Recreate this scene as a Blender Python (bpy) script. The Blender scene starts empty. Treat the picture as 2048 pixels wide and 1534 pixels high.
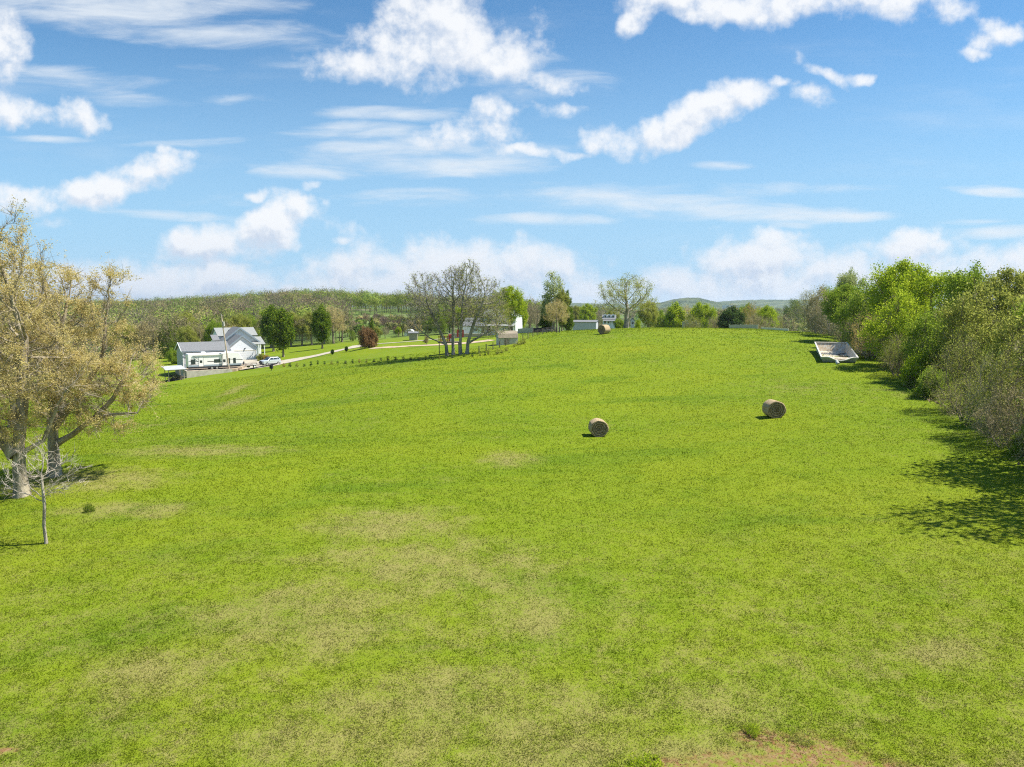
import bpy, math, random
import numpy as np
from mathutils import Vector
R = math.radians
C = bpy.context.scene.collection
scene = bpy.context.scene

# ------------------------------------------------------------------ camera
CZ, FPX, PITCH = 12.5, 1421.0, R(6.46)
cam_d = bpy.data.cameras.new('camera'); cam = bpy.data.objects.new('camera', cam_d); C.objects.link(cam)
cam.location = (0, 0, CZ); cam.rotation_euler = (R(90) - PITCH, 0, 0)
cam_d.sensor_width = 36; cam_d.lens = 36 * FPX / 2048; cam_d.clip_end = 30000; cam_d.clip_start = 0.3
scene.camera = cam

# ------------------------------------------------------------------ light
SUN_EL, SUN_AZ = R(57), R(4)          # azimuth measured from +X towards +Y
sun_d = bpy.data.lights.new('sun', 'SUN'); sun = bpy.data.objects.new('sun', sun_d); C.objects.link(sun)
sdir = Vector((math.cos(SUN_EL)*math.cos(SUN_AZ), math.cos(SUN_EL)*math.sin(SUN_AZ), math.sin(SUN_EL)))
sun.rotation_euler = sdir.to_track_quat('Z', 'Y').to_euler()
sun_d.energy = 4.6; sun_d.angle = R(0.53); sun_d.color = (1.0, 0.95, 0.86)
scene.view_settings.view_transform = 'Standard'; scene.view_settings.look = 'None'
scene.view_settings.gamma = 1; scene.view_settings.use_curve_mapping = False
scene.view_settings.exposure = 1.0
scene.cycles.filter_width = 1.15; scene.cycles.use_denoising = False; scene.cycles.sample_clamp_indirect = 6
scene.render.resolution_x = 1024; scene.render.resolution_y = 767
scene.cycles.max_bounces = 5; scene.cycles.diffuse_bounces = 2; scene.cycles.glossy_bounces = 2
scene.cycles.transmission_bounces = 3; scene.cycles.transparent_max_bounces = 6; scene.cycles.volume_bounces = 0

# ------------------------------------------------------------------ node helper
class NT:
    def __init__(s, tree): s.t = tree; s.n = tree.nodes; s.l = tree.links
    def new(s, typ, **kw):
        n = s.n.new(typ)
        for k, v in kw.items(): setattr(n, k, v)
        return n
    def put(s, sock, v):
        if isinstance(v, bpy.types.NodeSocket): s.l.new(v, sock)
        elif v is not None: sock.default_value = v
    def m(s, op, a, b=None, c=None, clamp=False):
        n = s.new('ShaderNodeMath', operation=op, use_clamp=clamp)
        for i, v in enumerate((a, b, c)):
            if v is not None: s.put(n.inputs[i], v)
        return n.outputs[0]
    def vm(s, op, a, b=None, c=None):
        n = s.new('ShaderNodeVectorMath', operation=op)
        for i, v in enumerate((a, b, c)):
            if v is not None: s.put(n.inputs[i], v)
        return n.outputs['Value'] if op in ('DOT_PRODUCT', 'LENGTH', 'DISTANCE') else n.outputs[0]
    def noise(s, vec, scale, detail=3, rough=0.55, dist=0.0, color=False):
        n = s.new('ShaderNodeTexNoise')
        if vec is not None: s.put(n.inputs['Vector'], vec)
        n.inputs['Scale'].default_value = scale; n.inputs['Detail'].default_value = detail
        n.inputs['Roughness'].default_value = rough; n.inputs['Distortion'].default_value = dist
        return n.outputs['Color' if color else 'Fac']
    def ramp(s, f, lo, hi, a=0.0, b=1.0, smooth=True):
        n = s.new('ShaderNodeMapRange', interpolation_type='SMOOTHSTEP' if smooth else 'LINEAR')
        s.put(n.inputs[0], f); n.inputs[1].default_value = lo; n.inputs[2].default_value = hi
        n.inputs[3].default_value = a; n.inputs[4].default_value = b
        return n.outputs[0]
    def mix(s, f, a, b, mode='MIX'):
        n = s.new('ShaderNodeMix', data_type='RGBA', blend_type=mode)
        s.put(n.inputs[0], f)
        for i, v in ((6, a), (7, b)):
            if isinstance(v, tuple) and len(v) == 3: v = v + (1,)
            s.put(n.inputs[i], v)
        return n.outputs[2]
    def xyz(s, vec):
        n = s.new('ShaderNodeSeparateXYZ'); s.put(n.inputs[0], vec); return n.outputs
    def comb(s, x, y, z):
        n = s.new('ShaderNodeCombineXYZ')
        for i, v in enumerate((x, y, z)): s.put(n.inputs[i], v)
        return n.outputs[0]

# ------------------------------------------------------------------ sky: Nishita with clouds placed by direction
world = bpy.data.worlds.new('World'); scene.world = world; world.use_nodes = True
W = NT(world.node_tree); W.n.clear()
SKY_S = 0.06
sky = W.new('ShaderNodeTexSky', sky_type='NISHITA', sun_disc=False)
sky.sun_elevation = SUN_EL; sky.sun_rotation = R(90) - SUN_AZ
sky.altitude = 200; sky.air_density = 1.0; sky.dust_density = 0.1; sky.ozone_density = 3.0

def ray(px, py):
    a = (px - 1024) / FPX; b = (767 - py) / FPX
    return a, math.cos(PITCH) + b * math.sin(PITCH), -math.sin(PITCH) + b * math.cos(PITCH)
def uv(px, py):
    x, y, z = ray(px, py); return x / y, z / y

# photograph-space centre and half-axes of each cloud, tilt in degrees, weight
CUM = [
 (885,85,150,80,0,1.0),(745,125,120,42,0,.9),(1005,100,90,52,-15,.9),(865,15,75,45,0,.95),(1060,155,100,22,-8,.7),(690,122,55,30,0,.8),
 (1245,280,66,38,0,1.0),(1330,252,95,38,16,1.05),(1420,215,95,40,24,1.05),(1490,193,62,36,10,1.0),(1562,166,30,13,0,.75),(1625,195,36,24,0,.7),(1645,145,50,16,-35,.7),(1715,153,42,13,12,.7),
 (1400,2,140,34,0,.95),(1283,32,34,28,20,.9),(1600,6,190,36,0,.9),(1800,8,120,36,0,.85),
 (2010,62,60,20,-15,.7),(1935,112,36,11,0,.6),(1965,85,50,22,20,.55),
 (10,95,40,75,0,.95),(15,215,75,34,0,.8),(118,226,58,30,0,.85),(180,245,28,26,-40,.65),
 (50,395,130,30,0,.85),(205,372,115,34,8,.95),(300,342,70,28,14,1.0),(335,308,26,14,0,.8),(375,310,20,10,0,.6),
 (430,488,100,40,6,1.1),(530,455,85,38,22,1.1),(570,408,34,34,0,1.0),(530,383,32,14,0,.9),(640,445,70,26,-8,.6),(650,415,22,14,0,.6),(675,475,26,11,0,.7),(640,372,30,8,10,.6),(115,440,35,16,0,.7),
 (940,272,110,26,0,.72),(985,225,48,26,10,.75),(1050,300,100,11,-6,.8),(1105,216,55,14,-4,.75),
 (360,562,200,44,0,1.0),(120,570,220,50,0,.95),(900,545,290,64,0,1.05),(1060,522,120,42,0,.9),(740,575,220,42,6,1.0),(560,585,140,26,5,.9),(1000,590,330,40,0,.9),
 (1510,506,125,40,0,1.05),(1400,575,150,42,0,1.0),(1540,565,200,60,0,.95),(1815,500,95,36,4,1.0),(1760,555,170,56,0,.9),(1930,550,190,50,4,.95),(2090,535,120,50,0,.95),(1180,580,130,36,0,.75),(1600,600,400,26,0,.75),(300,600,400,26,0,.75),
]
WISP = [
 (230,15,260,40,0,.95),(450,62,170,28,-4,.8),(120,152,170,18,-4,.55),(250,195,120,14,-6,.55),(520,130,120,8,0,.3),(490,200,60,10,0,.45),
 (850,300,200,22,0,.85),(720,265,110,15,0,.85),(800,228,150,12,0,.7),(850,332,220,22,-2,.85),(640,340,120,15,0,.8),(420,288,130,7,0,.6),(70,276,90,6,0,.5),
 (1050,392,300,12,0,.6),(1330,410,260,24,-4,.8),(1560,428,150,18,-2,.75),(1085,438,130,11,0,.85),(1690,432,100,9,-2,.8),(1570,447,46,8,0,.85),
 (1985,384,75,10,-4,.85),(1420,331,70,9,0,.75),(2000,466,100,12,0,.8),(1960,443,70,6,0,.6),(350,430,130,9,-4,.7),(860,385,120,6,0,.5),(1400,380,300,14,0,.45),(660,400,260,14,0,.3),(1050,150,120,40,-10,.5),
]
def field_group(name, items):
    g = bpy.data.node_groups.new(name, 'ShaderNodeTree')
    g.interface.new_socket('P', in_out='INPUT', socket_type='NodeSocketVector')
    g.interface.new_socket('F', in_out='OUTPUT', socket_type='NodeSocketFloat')
    G_ = NT(g); gi = G_.new('NodeGroupInput').outputs[0]; go = G_.new('NodeGroupOutput')
    acc = None
    for n_i, (px, py, rx, ry, ang, w) in enumerate(items):
        if n_i % 8 == 7:      # evaluate the list a few at a time, to stay within the shader's memory
            sc = G_.new('ShaderNodeVectorMath', operation='SCALE'); G_.put(sc.inputs[0], gi); G_.put(sc.inputs['Scale'], G_.m('MULTIPLY_ADD', acc, 1e-7, 1.0)); gi = sc.outputs[0]
        u, v = uv(px, py); rx_, ry_ = rx / FPX, ry / FPX
        c, s_ = math.cos(R(ang)), math.sin(R(ang))
        if abs(ang) < 3:
            q = G_.vm('MULTIPLY_ADD', gi, (1/rx_, 1/ry_, 0), (-u/rx_, -v/ry_, 0))
            d2 = G_.vm('DOT_PRODUCT', q, q)
        else:
            mp = G_.new('ShaderNodeMapping', vector_type='TEXTURE')
            G_.put(mp.inputs['Vector'], gi)
            mp.inputs['Location'].default_value = (u, v, 0); mp.inputs['Rotation'].default_value = (0, 0, R(ang)); mp.inputs['Scale'].default_value = (rx_, ry_, 1)
            q = mp.outputs[0]; d2 = G_.vm('DOT_PRODUCT', q, q)
        f = G_.m('MULTIPLY_ADD', d2, -w * 0.5, w)
        acc = f if acc is None else G_.m('SMOOTH_MAX', acc, f, 0.25)
    G_.l.new(acc, go.inputs[0])
    return g
gC, gW = field_group('cumulus_field', CUM), field_group('wisp_field', WISP)
dirv = W.vm('NORMALIZE', W.new('ShaderNodeTexCoord').outputs['Generated'])
dx, dy, dz = W.xyz(dirv)[0:3]
ay = W.m('MAXIMUM', W.m('ABSOLUTE', dy), 0.02)
P = W.comb(W.m('DIVIDE', dx, ay), W.m('DIVIDE', dz, ay), 0.0)
def cum_field(Pin):
    # billowing edges: domain warp, then fractal erosion
    wn = W.vm('SUBTRACT', W.noise(Pin, 9.0, 2, 0.5, color=True), (0.5, 0.5, 0.5))
    Pw = W.vm('MULTIPLY_ADD', wn, (0.07, 0.045, 0), Pin)
    wn2 = W.vm('SUBTRACT', W.noise(Pin, 34.0, 2, 0.6, color=True), (0.5, 0.5, 0.5))
    Pw = W.vm('MULTIPLY_ADD', wn2, (0.022, 0.02, 0), Pw)
    g = W.new('ShaderNodeGroup'); g.node_tree = gC; W.l.new(Pw, g.inputs[0])
    fb = W.noise(Pin, 15.0, 9, 0.60)
    amp = W.ramp(W.xyz(Pin)[1], 0.03, 0.16, 1.9, 2.4)
    return W.m('MULTIPLY_ADD', W.m('SUBTRACT', fb, 0.5), amp, g.outputs[0])
F0 = cum_field(P)
F1 = cum_field(W.vm('ADD', P, (0.006, 0.016, 0)))
dens = W.ramp(F0, 0.24, 1.0)
gw = W.new('ShaderNodeGroup'); gw.node_tree = gW
wn = W.vm('SUBTRACT', W.noise(P, 6.0, 2, 0.5, color=True), (0.5, 0.5, 0.5))
W.l.new(W.vm('MULTIPLY_ADD', wn, (0.10, 0.018, 0), P), gw.inputs[0])
Ps = W.vm('MULTIPLY', P, (1.0, 5.5, 1.0))
ws = W.noise(Ps, 7.0, 8, 0.6, 0.4)
wd = W.m('MULTIPLY', W.ramp(W.m('MULTIPLY_ADD', W.m('SUBTRACT', ws, 0.5), 2.2, gw.outputs[0]), 0.05, 1.25), 0.85)
# thin general veil
veil = W.m('MULTIPLY', W.ramp(W.noise(Ps, 2.3, 6, 0.6), 0.5, 0.8), 0.22)
elev = W.ramp(W.m('DIVIDE', dz, ay), 0.0, 0.13, 1.0, 0.0)
shade = W.ramp(W.m('SUBTRACT', F1, F0), -0.22, 0.42)
thick = W.ramp(F0, 0.5, 1.25)
und = W.m('MULTIPLY', shade, W.m('MULTIPLY_ADD', thick, 0.55, 0.45))
K = 1.0 / SKY_S
white = (0.48*K, 0.49*K, 0.505*K); grey = (0.285*K, 0.335*K, 0.415*K)
ccol = W.mix(W.m('MULTIPLY_ADD', elev, 0.42, und, clamp=True), white, grey)
skyc = W.new('ShaderNodeHueSaturation'); skyc.inputs['Saturation'].default_value = 1.0; skyc.inputs['Value'].default_value = 1.12
W.l.new(W.mix(1.0, sky.outputs[0], (0.63, 0.965, 1.09), 'MULTIPLY'), skyc.inputs['Color'])
hz = W.m('MULTIPLY', W.ramp(W.m('DIVIDE', dz, ay), -0.01, 0.42, 1.0, 0.0), 0.92)
base = W.mix(hz, skyc.outputs[0], (0.205*K, 0.335*K, 0.465*K))
c1 = W.mix(veil, base, (0.40*K, 0.44*K, 0.48*K))
c1 = W.mix(wd, c1, (0.42*K, 0.45*K, 0.48*K))
c2 = W.mix(W.m('MULTIPLY', dens, 0.97), c1, ccol)
up = W.ramp(dz, -0.02, 0.0)
c3 = W.mix(up, base, c2)
bg = W.new('ShaderNodeBackground'); bg.inputs['Strength'].default_value = SKY_S; W.l.new(c3, bg.inputs['Color'])
W.l.new(bg.outputs[0], W.new('ShaderNodeOutputWorld').inputs[0])
world.cycles.sampling_method = 'MANUAL'; world.cycles.sample_map_resolution = 256

# ------------------------------------------------------------------ scene helpers
def tag(o, label=None, cat=None, group=None, kind=None):
    if label: o['label'] = label
    if cat: o['category'] = cat
    if group: o['group'] = group
    if kind: o['kind'] = kind
    return o
def thing(name, label, cat, loc=(0,0,0), rz=0.0, group=None):
    o = bpy.data.objects.new(name, None); C.objects.link(o)
    o.location = loc; o.rotation_euler = (0, 0, rz); o.empty_display_size = 0.3
    return tag(o, label, cat, group)
def link(name, me, parent=None):
    o = bpy.data.objects.new(name, me); C.objects.link(o)
    if parent is not None: o.parent = parent
    return o
def np_mesh(name, V, F, mat=None, attr=None, col=None, smooth=False):
    """V (n,3); F (m,k) one face size, or list of such arrays"""
    me = bpy.data.meshes.new(name)
    Fs = F if isinstance(F, list) else [F]
    Fs = [np.asarray(f, np.int32) for f in Fs if len(f)]
    V = np.asarray(V, np.float32)
    me.vertices.add(len(V)); me.vertices.foreach_set('co', V.ravel())
    idx = np.concatenate([f.ravel() for f in Fs]); cnt = np.concatenate([np.full(len(f), f.shape[1], np.int32) for f in Fs])
    st = np.concatenate([[0], np.cumsum(cnt)[:-1]]).astype(np.int32)
    me.loops.add(len(idx)); me.loops.foreach_set('vertex_index', idx)
    me.polygons.add(len(cnt)); me.polygons.foreach_set('loop_start', st); me.polygons.foreach_set('loop_total', cnt)
    if smooth: me.polygons.foreach_set('use_smooth', np.ones(len(cnt), bool))
    me.update(calc_edges=True)
    if attr is not None:
        a = me.attributes.new('rnd', 'FLOAT', 'POINT'); a.data.foreach_set('value', np.asarray(attr, np.float32))
    if col is not None:
        a = me.attributes.new('tint', 'FLOAT_COLOR', 'POINT')
        cc = np.ones((len(V), 4), np.float32); cc[:, :3] = col; a.data.foreach_set('color', cc.ravel())
    if mat: me.materials.append(mat)
    return me
class MB:
    def __init__(s): s.v = []; s.f = []
    def add(s, vs, fs):
        b = len(s.v); s.v += [tuple(v) for v in vs]; s.f += [tuple(b + i for i in f) for f in fs]; return s
    def box(s, x0, x1, y0, y1, z0, z1):
        return s.add([(x0,y0,z0),(x1,y0,z0),(x1,y1,z0),(x0,y1,z0),(x0,y0,z1),(x1,y0,z1),(x1,y1,z1),(x0,y1,z1)],
                     [(0,3,2,1),(4,5,6,7),(0,1,5,4),(1,2,6,5),(2,3,7,6),(3,0,4,7)])
    def prism(s, prof, a0, a1, axis='y'):
        """closed 2D profile extruded along an axis: axis y -> profile (x,z); x -> (y,z); z -> (x,y)"""
        n = len(prof)
        def P3(p, a): return (p[0], a, p[1]) if axis == 'y' else ((a, p[0], p[1]) if axis == 'x' else (p[0], p[1], a))
        vs = [P3(p, a0) for p in prof] + [P3(p, a1) for p in prof]
        return s.add(vs, [tuple(range(n)), tuple(range(2*n-1, n-1, -1))] + [(i, i+n, (i+1) % n + n, (i+1) % n) for i in range(n)])
    def tube(s, p0, p1, r0, r1=None, n=8):
        r1 = r0 if r1 is None else r1
        p0, p1 = Vector(p0), Vector(p1); d = (p1 - p0).normalized()
        a = d.orthogonal().normalized(); b = d.cross(a)
        vs = []
        for p, r in ((p0, r0), (p1, r1)):
            for k in range(n):
                t = 2*math.pi*k/n; vs.append(p + a*(math.cos(t)*r) + b*(math.sin(t)*r))
        return s.add(vs, [tuple(range(n-1, -1, -1)), tuple(range(n, 2*n))] + [(i, (i+1) % n, (i+1) % n + n, i+n) for i in range(n)])
    def slab(s, quad, t):
        """thick sheet from 4 corners (ccw from above), thickness downwards along the normal"""
        q = [Vector(p) for p in quad]; n = (q[1]-q[0]).cross(q[3]-q[0]).normalized()
        vs = q + [p - n*t for p in q]
        return s.add(vs, [(0,1,2,3),(7,6,5,4),(0,4,5,1),(1,5,6,2),(2,6,7,3),(3,7,4,0)])
    def build(s, name, mat, parent=None, smooth=False, bevel=0.0):
        me = bpy.data.meshes.new(name); me.from_pydata(s.v, [], s.f)
        if mat: me.materials.append(mat)
        if smooth:
            for p in me.polygons: p.use_smooth = True
        me.update(); o = link(name, me, parent)
        if bevel:
            b = o.modifiers.new('bevel', 'BEVEL'); b.width = bevel; b.segments = 2; b.limit_method = 'ANGLE'
        return o

# ------------------------------------------------------------------ terrain
# control points: photograph pixel and distance; the ray gives the ground height there
CP = [(1024,1534,18),(1024,1200,27.3),(1024,1000,40),(1024,877,57),(1024,800,75),(1024,740,96),(1024,702,118),(1024,684,137),(1050,668,158),
 (1200,877,58),(1208,669,131),(1250,657,163),(1250,700,110),(1250,760,86),(1400,657,163),(1400,700,104),(1400,800,71),
 (1552,838,58),(1552,720,92),(1552,661,152),(1500,657,162),(1700,1000,38.5),(1700,850,55),(1700,700,106),(1640,669,135),(1700,1300,23.5),
 (2000,880,48),(1830,770,72),(1750,720,90),(2048,1000,37),(2048,1200,26),(2048,1534,17.5),
 (0,1534,18),(0,1200,27.6),(0,1000,41),(45,990,41),(108,950,46),(0,900,58),(0,830,85),(300,880,60),(200,850,74),(300,1000,40),(350,1200,27.5),(700,1200,27.4),(700,1000,40),
 (600,870,63),(600,780,95),(640,735,122),(560,736,139),(440,757,131),(372,760,132),(330,765,134),(400,800,107),(420,830,86),(700,723,128),(800,718,122),(800,780,88),(820,870,60),
 (900,712,118),(965,704,119),(1040,690,128),(1015,686,134),(735,696,150),(541,734,147),(490,722,163),(570,714,166),(647,697,182),(700,704,148),(860,682,178),(950,672,190)]
cps = []
for px, py, Y in CP:
    x, y, z = ray(px, py); t = Y / y; cps.append((x*t, Y, CZ + z*t))
# unseen surroundings, to steady the surface
cps += [(0,0,-1.0),(-30,0,-0.6),(30,0,-0.2),(0,-40,-1.5),(-70,-20,-3),(70,-20,1),(60,60,4.5),(75,100,5.5),(85,150,4.5),(70,200,1.0),(30,205,3.2),(0,215,2.4),(-50,215,-0.2),(-100,215,-3.2),(-120,140,-4.5),(-110,90,-5),(-90,40,-3.5),(-105,180,-3.2),(-70,190,-1.6)]
cps = np.array(cps); _xy = cps[:, :2] / 50.0
def _phi(d2): return np.where(d2 > 0, 0.5*d2*np.log(np.maximum(d2, 1e-12)), 0)
_n = len(cps); _A = np.zeros((_n+3, _n+3))
_A[:_n, :_n] = _phi(((_xy[:, None]-_xy[None])**2).sum(-1)) + np.eye(_n)*0.004
_A[:_n, _n] = 1; _A[:_n, _n+1:] = _xy; _A[_n, :_n] = 1; _A[_n+1:, :_n] = _xy.T
_w = np.linalg.solve(_A, np.concatenate([cps[:, 2], [0,0,0]]))
def sst(t, a, b):
    t = np.clip((t-a)/(b-a), 0, 1); return t*t*(3-2*t)
def far_h(x, y):
    u = x / np.maximum(y, 30.0)
    hill = sst(y, 240, 560) * np.interp(u, [-0.9,-0.55,-0.42,-0.33,-0.28,-0.20,-0.12,-0.05,0.02,0.1], [6.0,6.5,9.5,12.0,12.6,9.8,6.0,2.0,1.5,0])
    plain = np.interp(u, [-0.9,-.55,-.33,-.17,-.05,.05,.16], [-6,-4.4,-1.6,.4,2.0,1.4,-4.2])*(1-sst(y,600,1500)) - 4.2*sst(y,600,1500) - np.where(u > .05, 4.0, 0)*sst(u,.05,.2)*sst(y, 230, 600) - 12*sst(y, 1200, 5000)
    hl = np.where(y > 0, hill, 0)
    n = 1.0*np.sin(x/63.0+1)*np.sin(y/71.0) + 0.5*np.sin(x/31+y/27.)
    back = np.where(y > 560, -0.02*(np.minimum(y, 900)-560), 0)*np.where(hl > 1, 1, 0)
    return plain + hl + n*sst(y, 240, 420) + back
def H(x, y):
    x = np.atleast_1d(np.asarray(x, float)); y = np.atleast_1d(np.asarray(y, float))
    xf, yf = x.ravel(), y.ravel(); out = np.zeros(len(xf))
    for i in range(0, len(xf), 60000):
        q = np.stack([np.clip(xf[i:i+60000], -150, 130), np.clip(yf[i:i+60000], -60, 260)], 1)/50.0
        d2 = ((q[:, None]-_xy[None])**2).sum(-1)
        out[i:i+60000] = _phi(d2) @ _w[:_n] + _w[_n] + q @ _w[_n+1:]
    r = np.maximum(np.abs(xf)*1.25 + 60, yf)
    out = np.clip(out, -9, 9)
    k = sst(r, 195, 250)
    o = out*(1-k) + far_h(xf, yf)*k
    # faint mowing undulations
    o += (0.05*np.sin(xf*0.19+yf*0.13) + 0.03*np.sin(yf*0.33-xf*0.08+1.3) + 0.012*np.sin(xf*0.9+yf*0.8)) * (1-k) * sst(yf, 10, 40)
    return o.reshape(x.shape)
def h1(x, y): return float(H([x], [y])[0])
def hit(px, py):
    """where the sight line through a photograph pixel meets the ground"""
    x, y, z = ray(px, py); Y = np.linspace(14, 900, 5000); t = Y/y
    d = (CZ + z*t) - H(x*t, Y)
    i = np.argmax(d < 0)
    if d[i] >= 0: i = len(Y)-1
    a, b = Y[max(i-1, 0)], Y[i]; f = d[i-1]/(d[i-1]-d[i]) if i else 0
    Yh = a + (b-a)*f; th = Yh/y
    return Vector((x*th, Yh, h1(x*th, Yh)))
def at(px, Y, dz=0.0):
    x, y, z = ray(px, 640); return Vector((x*Y/y, Y, h1(x*Y/y, Y)+dz))
def zpx(py, Y):
    """world height seen at photograph row py at distance Y"""
    x, y, z = ray(1024, py); return CZ + z*Y/y

# ------------------------------------------------------------------ materials
def mat_new(name):
    m = bpy.data.materials.new(name); m.use_nodes = True; t = NT(m.node_tree); t.n.clear()
    out = t.new('ShaderNodeOutputMaterial'); return m, t, out
def principled(t, out, col, rough=0.6, bump=None, bs=0.3, bd=0.05, metal=0.0, spec=0.4):
    p = t.new('ShaderNodeBsdfPrincipled'); 
    if isinstance(col, tuple): p.inputs['Base Color'].default_value = (*col[:3], 1)
    else: t.l.new(col, p.inputs['Base Color'])
    t.put(p.inputs['Roughness'], rough); p.inputs['Metallic'].default_value = metal; p.inputs['Specular IOR Level'].default_value = spec
    if bump is not None:
        b = t.new('ShaderNodeBump'); b.inputs['Strength'].default_value = bs; b.inputs['Distance'].default_value = bd
        t.l.new(bump, b.inputs['Height']); t.l.new(b.outputs[0], p.inputs['Normal'])
    t.l.new(p.outputs[0], out.inputs[0]); return p
def simple(name, col, rough=0.6, var=0.18, scale=3.0, metal=0.0, spec=0.4, stain=None):
    m, t, out = mat_new(name); co = t.new('ShaderNodeTexCoord').outputs['Object']
    n = t.noise(co, scale, 5, 0.6)
    c = t.mix(t.ramp(n, 0.3, 0.7), tuple(v*(1-var) for v in col), tuple(min(1, v*(1+var)) for v in col))
    if stain: c = t.mix(t.ramp(t.noise(co, scale*0.6, 6, 0.65, 0.6), 0.55, 0.75, 0, 0.7), c, stain)
    principled(t, out, c, rough, n, 0.15, 0.02, metal, spec); return m

def field_colour():
    """colour of the turf by place: lime and deeper green, straw-coloured dry areas, red soil"""
    g = bpy.data.node_groups.new('turf_colour', 'ShaderNodeTree')
    g.interface.new_socket('Color', in_out='OUTPUT', socket_type='NodeSocketColor')
    g.interface.new_socket('Bare', in_out='OUTPUT', socket_type='NodeSocketFloat')
    g.interface.new_socket('Dry', in_out='OUTPUT', socket_type='NodeSocketFloat')
    t = NT(g); go = t.new('NodeGroupOutput')
    p = t.new('ShaderNodeNewGeometry').outputs['Position']; pf = t.vm('MULTIPLY', p, (1, 1, 0))
    big = t.noise(pf, 0.045, 4, 0.6, 0.5); mid = t.noise(pf, 0.32, 5, 0.62); fine = t.noise(pf, 2.4, 4, 0.65)
    stre = t.noise(t.vm('MULTIPLY', pf, (0.25, 1.0, 0)), 0.5, 5, 0.65, 0.3)
    gr = t.mix(t.ramp(big, 0.35, 0.65), GREEN_A, GREEN_B)
    gr = t.mix(t.ramp(mid, 0.50, 0.78, 0, 0.55), gr, GREEN_C)
    gr = t.mix(t.ramp(fine, 0.45, 0.8, 0, 0.4), gr, GREEN_D)
    gr = t.mix(t.ramp(stre, 0.52, 0.72, 0, 0.25), gr, GREEN_D)
    shade_band = t.noise(t.vm('MULTIPLY', pf, (0.35, 1.0, 0)), 0.16, 5, 0.6, 0.6)
    gr = t.mix(t.ramp(shade_band, 0.50, 0.68, 0, 0.65), gr, GREEN_C)  # broad darker bands: shading of the terraced slope put into the green
    def spots(items, nz, k=1.0):
        acc = None
        for px, py, rx, ry in items:
            c = hit(px, min(py, 1560)); q = t.vm('MULTIPLY_ADD', pf, (1/rx, 1/ry, 0), (-c.x/rx, -c.y/ry, 0))
            f = t.m('SUBTRACT', 1.0, t.vm('DOT_PRODUCT', q, q))
            acc = f if acc is None else t.m('MAXIMUM', acc, f)
        return t.m('MULTIPLY_ADD', t.m('SUBTRACT', nz, 0.5), k, acc)
    dn = t.noise(pf, 0.55, 7, 0.68)
    dryf = spots([(640,1230,4.6,3.4),(860,1130,6.2,3.2),(1060,1230,2.5,2.0),(900,1400,4.5,2.0),(1120,1480,3.2,2.4),(780,1050,4,3),(1020,918,2.0,2.2),(470,805,2.4,5),(470,780,1.6,5),(600,1480,3,1.2),(1450,1400,2.6,1.2),(1080,1520,3.4,1.3),(1400,1500,2.4,.9),(760,1480,3.4,1.4),(1900,1300,2.0,1.2),
                  (300,1350,2.4,2.0),(250,1020,4,1.5),(400,900,6,3),(190,960,5,3.0)], dn, 5.5)
    near_f = t.ramp(t.xyz(p)[1], 18, 48, 1, 0)
    dry = t.m('MAXIMUM', t.ramp(dryf, -1.6, 2.8, 0, 0.66), t.m('MAXIMUM', t.ramp(t.m('ADD', big, t.m('MULTIPLY', dn, 0.9)), 0.95, 1.35, 0, 0.4), t.m('MULTIPLY', near_f, t.ramp(t.m('ADD', dn, t.m('MULTIPLY', fine, 0.5)), 0.52, 1.10, 0, 0.50))))
    straw = t.mix(t.ramp(fine, 0.4, 0.7), STRAW, (STRAW[0]*0.75, STRAW[1]*0.72, STRAW[2]*0.6))
    c = t.mix(t.m('MULTIPLY', dry, 0.75), gr, (0.235, 0.205, 0.065))
    soilf = spots([(1480,1534,2.1,0.9),(1620,1515,2.0,1.2),(1340,1540,1.1,0.6),(1740,1550,1.8,0.8),(12,1502,0.36,0.16),(1530,1478,1.1,0.5)], dn, 3.2)
    bare = t.m('MAXIMUM', t.m('MULTIPLY', t.ramp(soilf, -0.1, 1.0, 0, 1.0), t.ramp(t.noise(pf, 3.6, 5, 0.75), 0.40, 0.56, 0.1, 1.0)), t.ramp(t.noise(pf, 1.4, 4, 0.7, 0.5), 0.72, 0.8, 0, 0.55))
    soil = t.mix(t.ramp(t.noise(pf, 6, 6, 0.75), .35, .65), (0.185, 0.090, 0.040), (0.27, 0.185, 0.095))
    c = t.mix(bare, c, soil)
    fl = spots([(1265,698,5.0,5.0),(1180,700,4,4),(1010,720,5,4)], t.noise(pf, 1.6, 4, 0.7), 3.0)
    c = t.mix(t.ramp(fl, 0.6, 1.7, 0, 0.4), c, (0.38, 0.32, 0.01))
    # the wider land: meadows, woodland floor and farm fields
    x, y, z = t.xyz(p)[0:3]
    r = t.vm('LENGTH', pf)
    farn = t.noise(pf, 0.006, 5, 0.6, 0.5)
    farc = t.mix(t.ramp(farn, 0.44, 0.5), (0.045, 0.075, 0.02), (0.13, 0.19, 0.05))
    farc = t.mix(t.ramp(t.noise(pf, 0.012, 3, 0.5), 0.58, 0.62), farc, (0.22, 0.22, 0.13))
    farc = t.mix(t.ramp(t.noise(pf, 0.05, 6, 0.7), 0.35, 0.65, 0, 0.5), farc, (0.05, 0.07, 0.03))
    cl = at(775, 375); q = t.vm('MULTIPLY_ADD', pf, (1/28, 1/34, 0), (-cl.x/28, -(cl.y+12)/34, 0))
    meadow = t.ramp(t.vm('DOT_PRODUCT', q, q), 0.8, 1.2, 1, 0)
    farc = t.mix(meadow, farc, t.mix(t.noise(pf, .08, 4), (0.08, 0.17, 0.05), (0.2, 0.20, 0.08)))
    c = t.mix(t.ramp(r, 225, 275), c, farc)
    t.l.new(c, go.inputs[0]); t.l.new(bare, go.inputs[1]); t.l.new(dry, go.inputs[2])
    return g
GREEN_A, GREEN_B = (0.174, 0.222, 0.012), (0.140, 0.204, 0.010)
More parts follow.
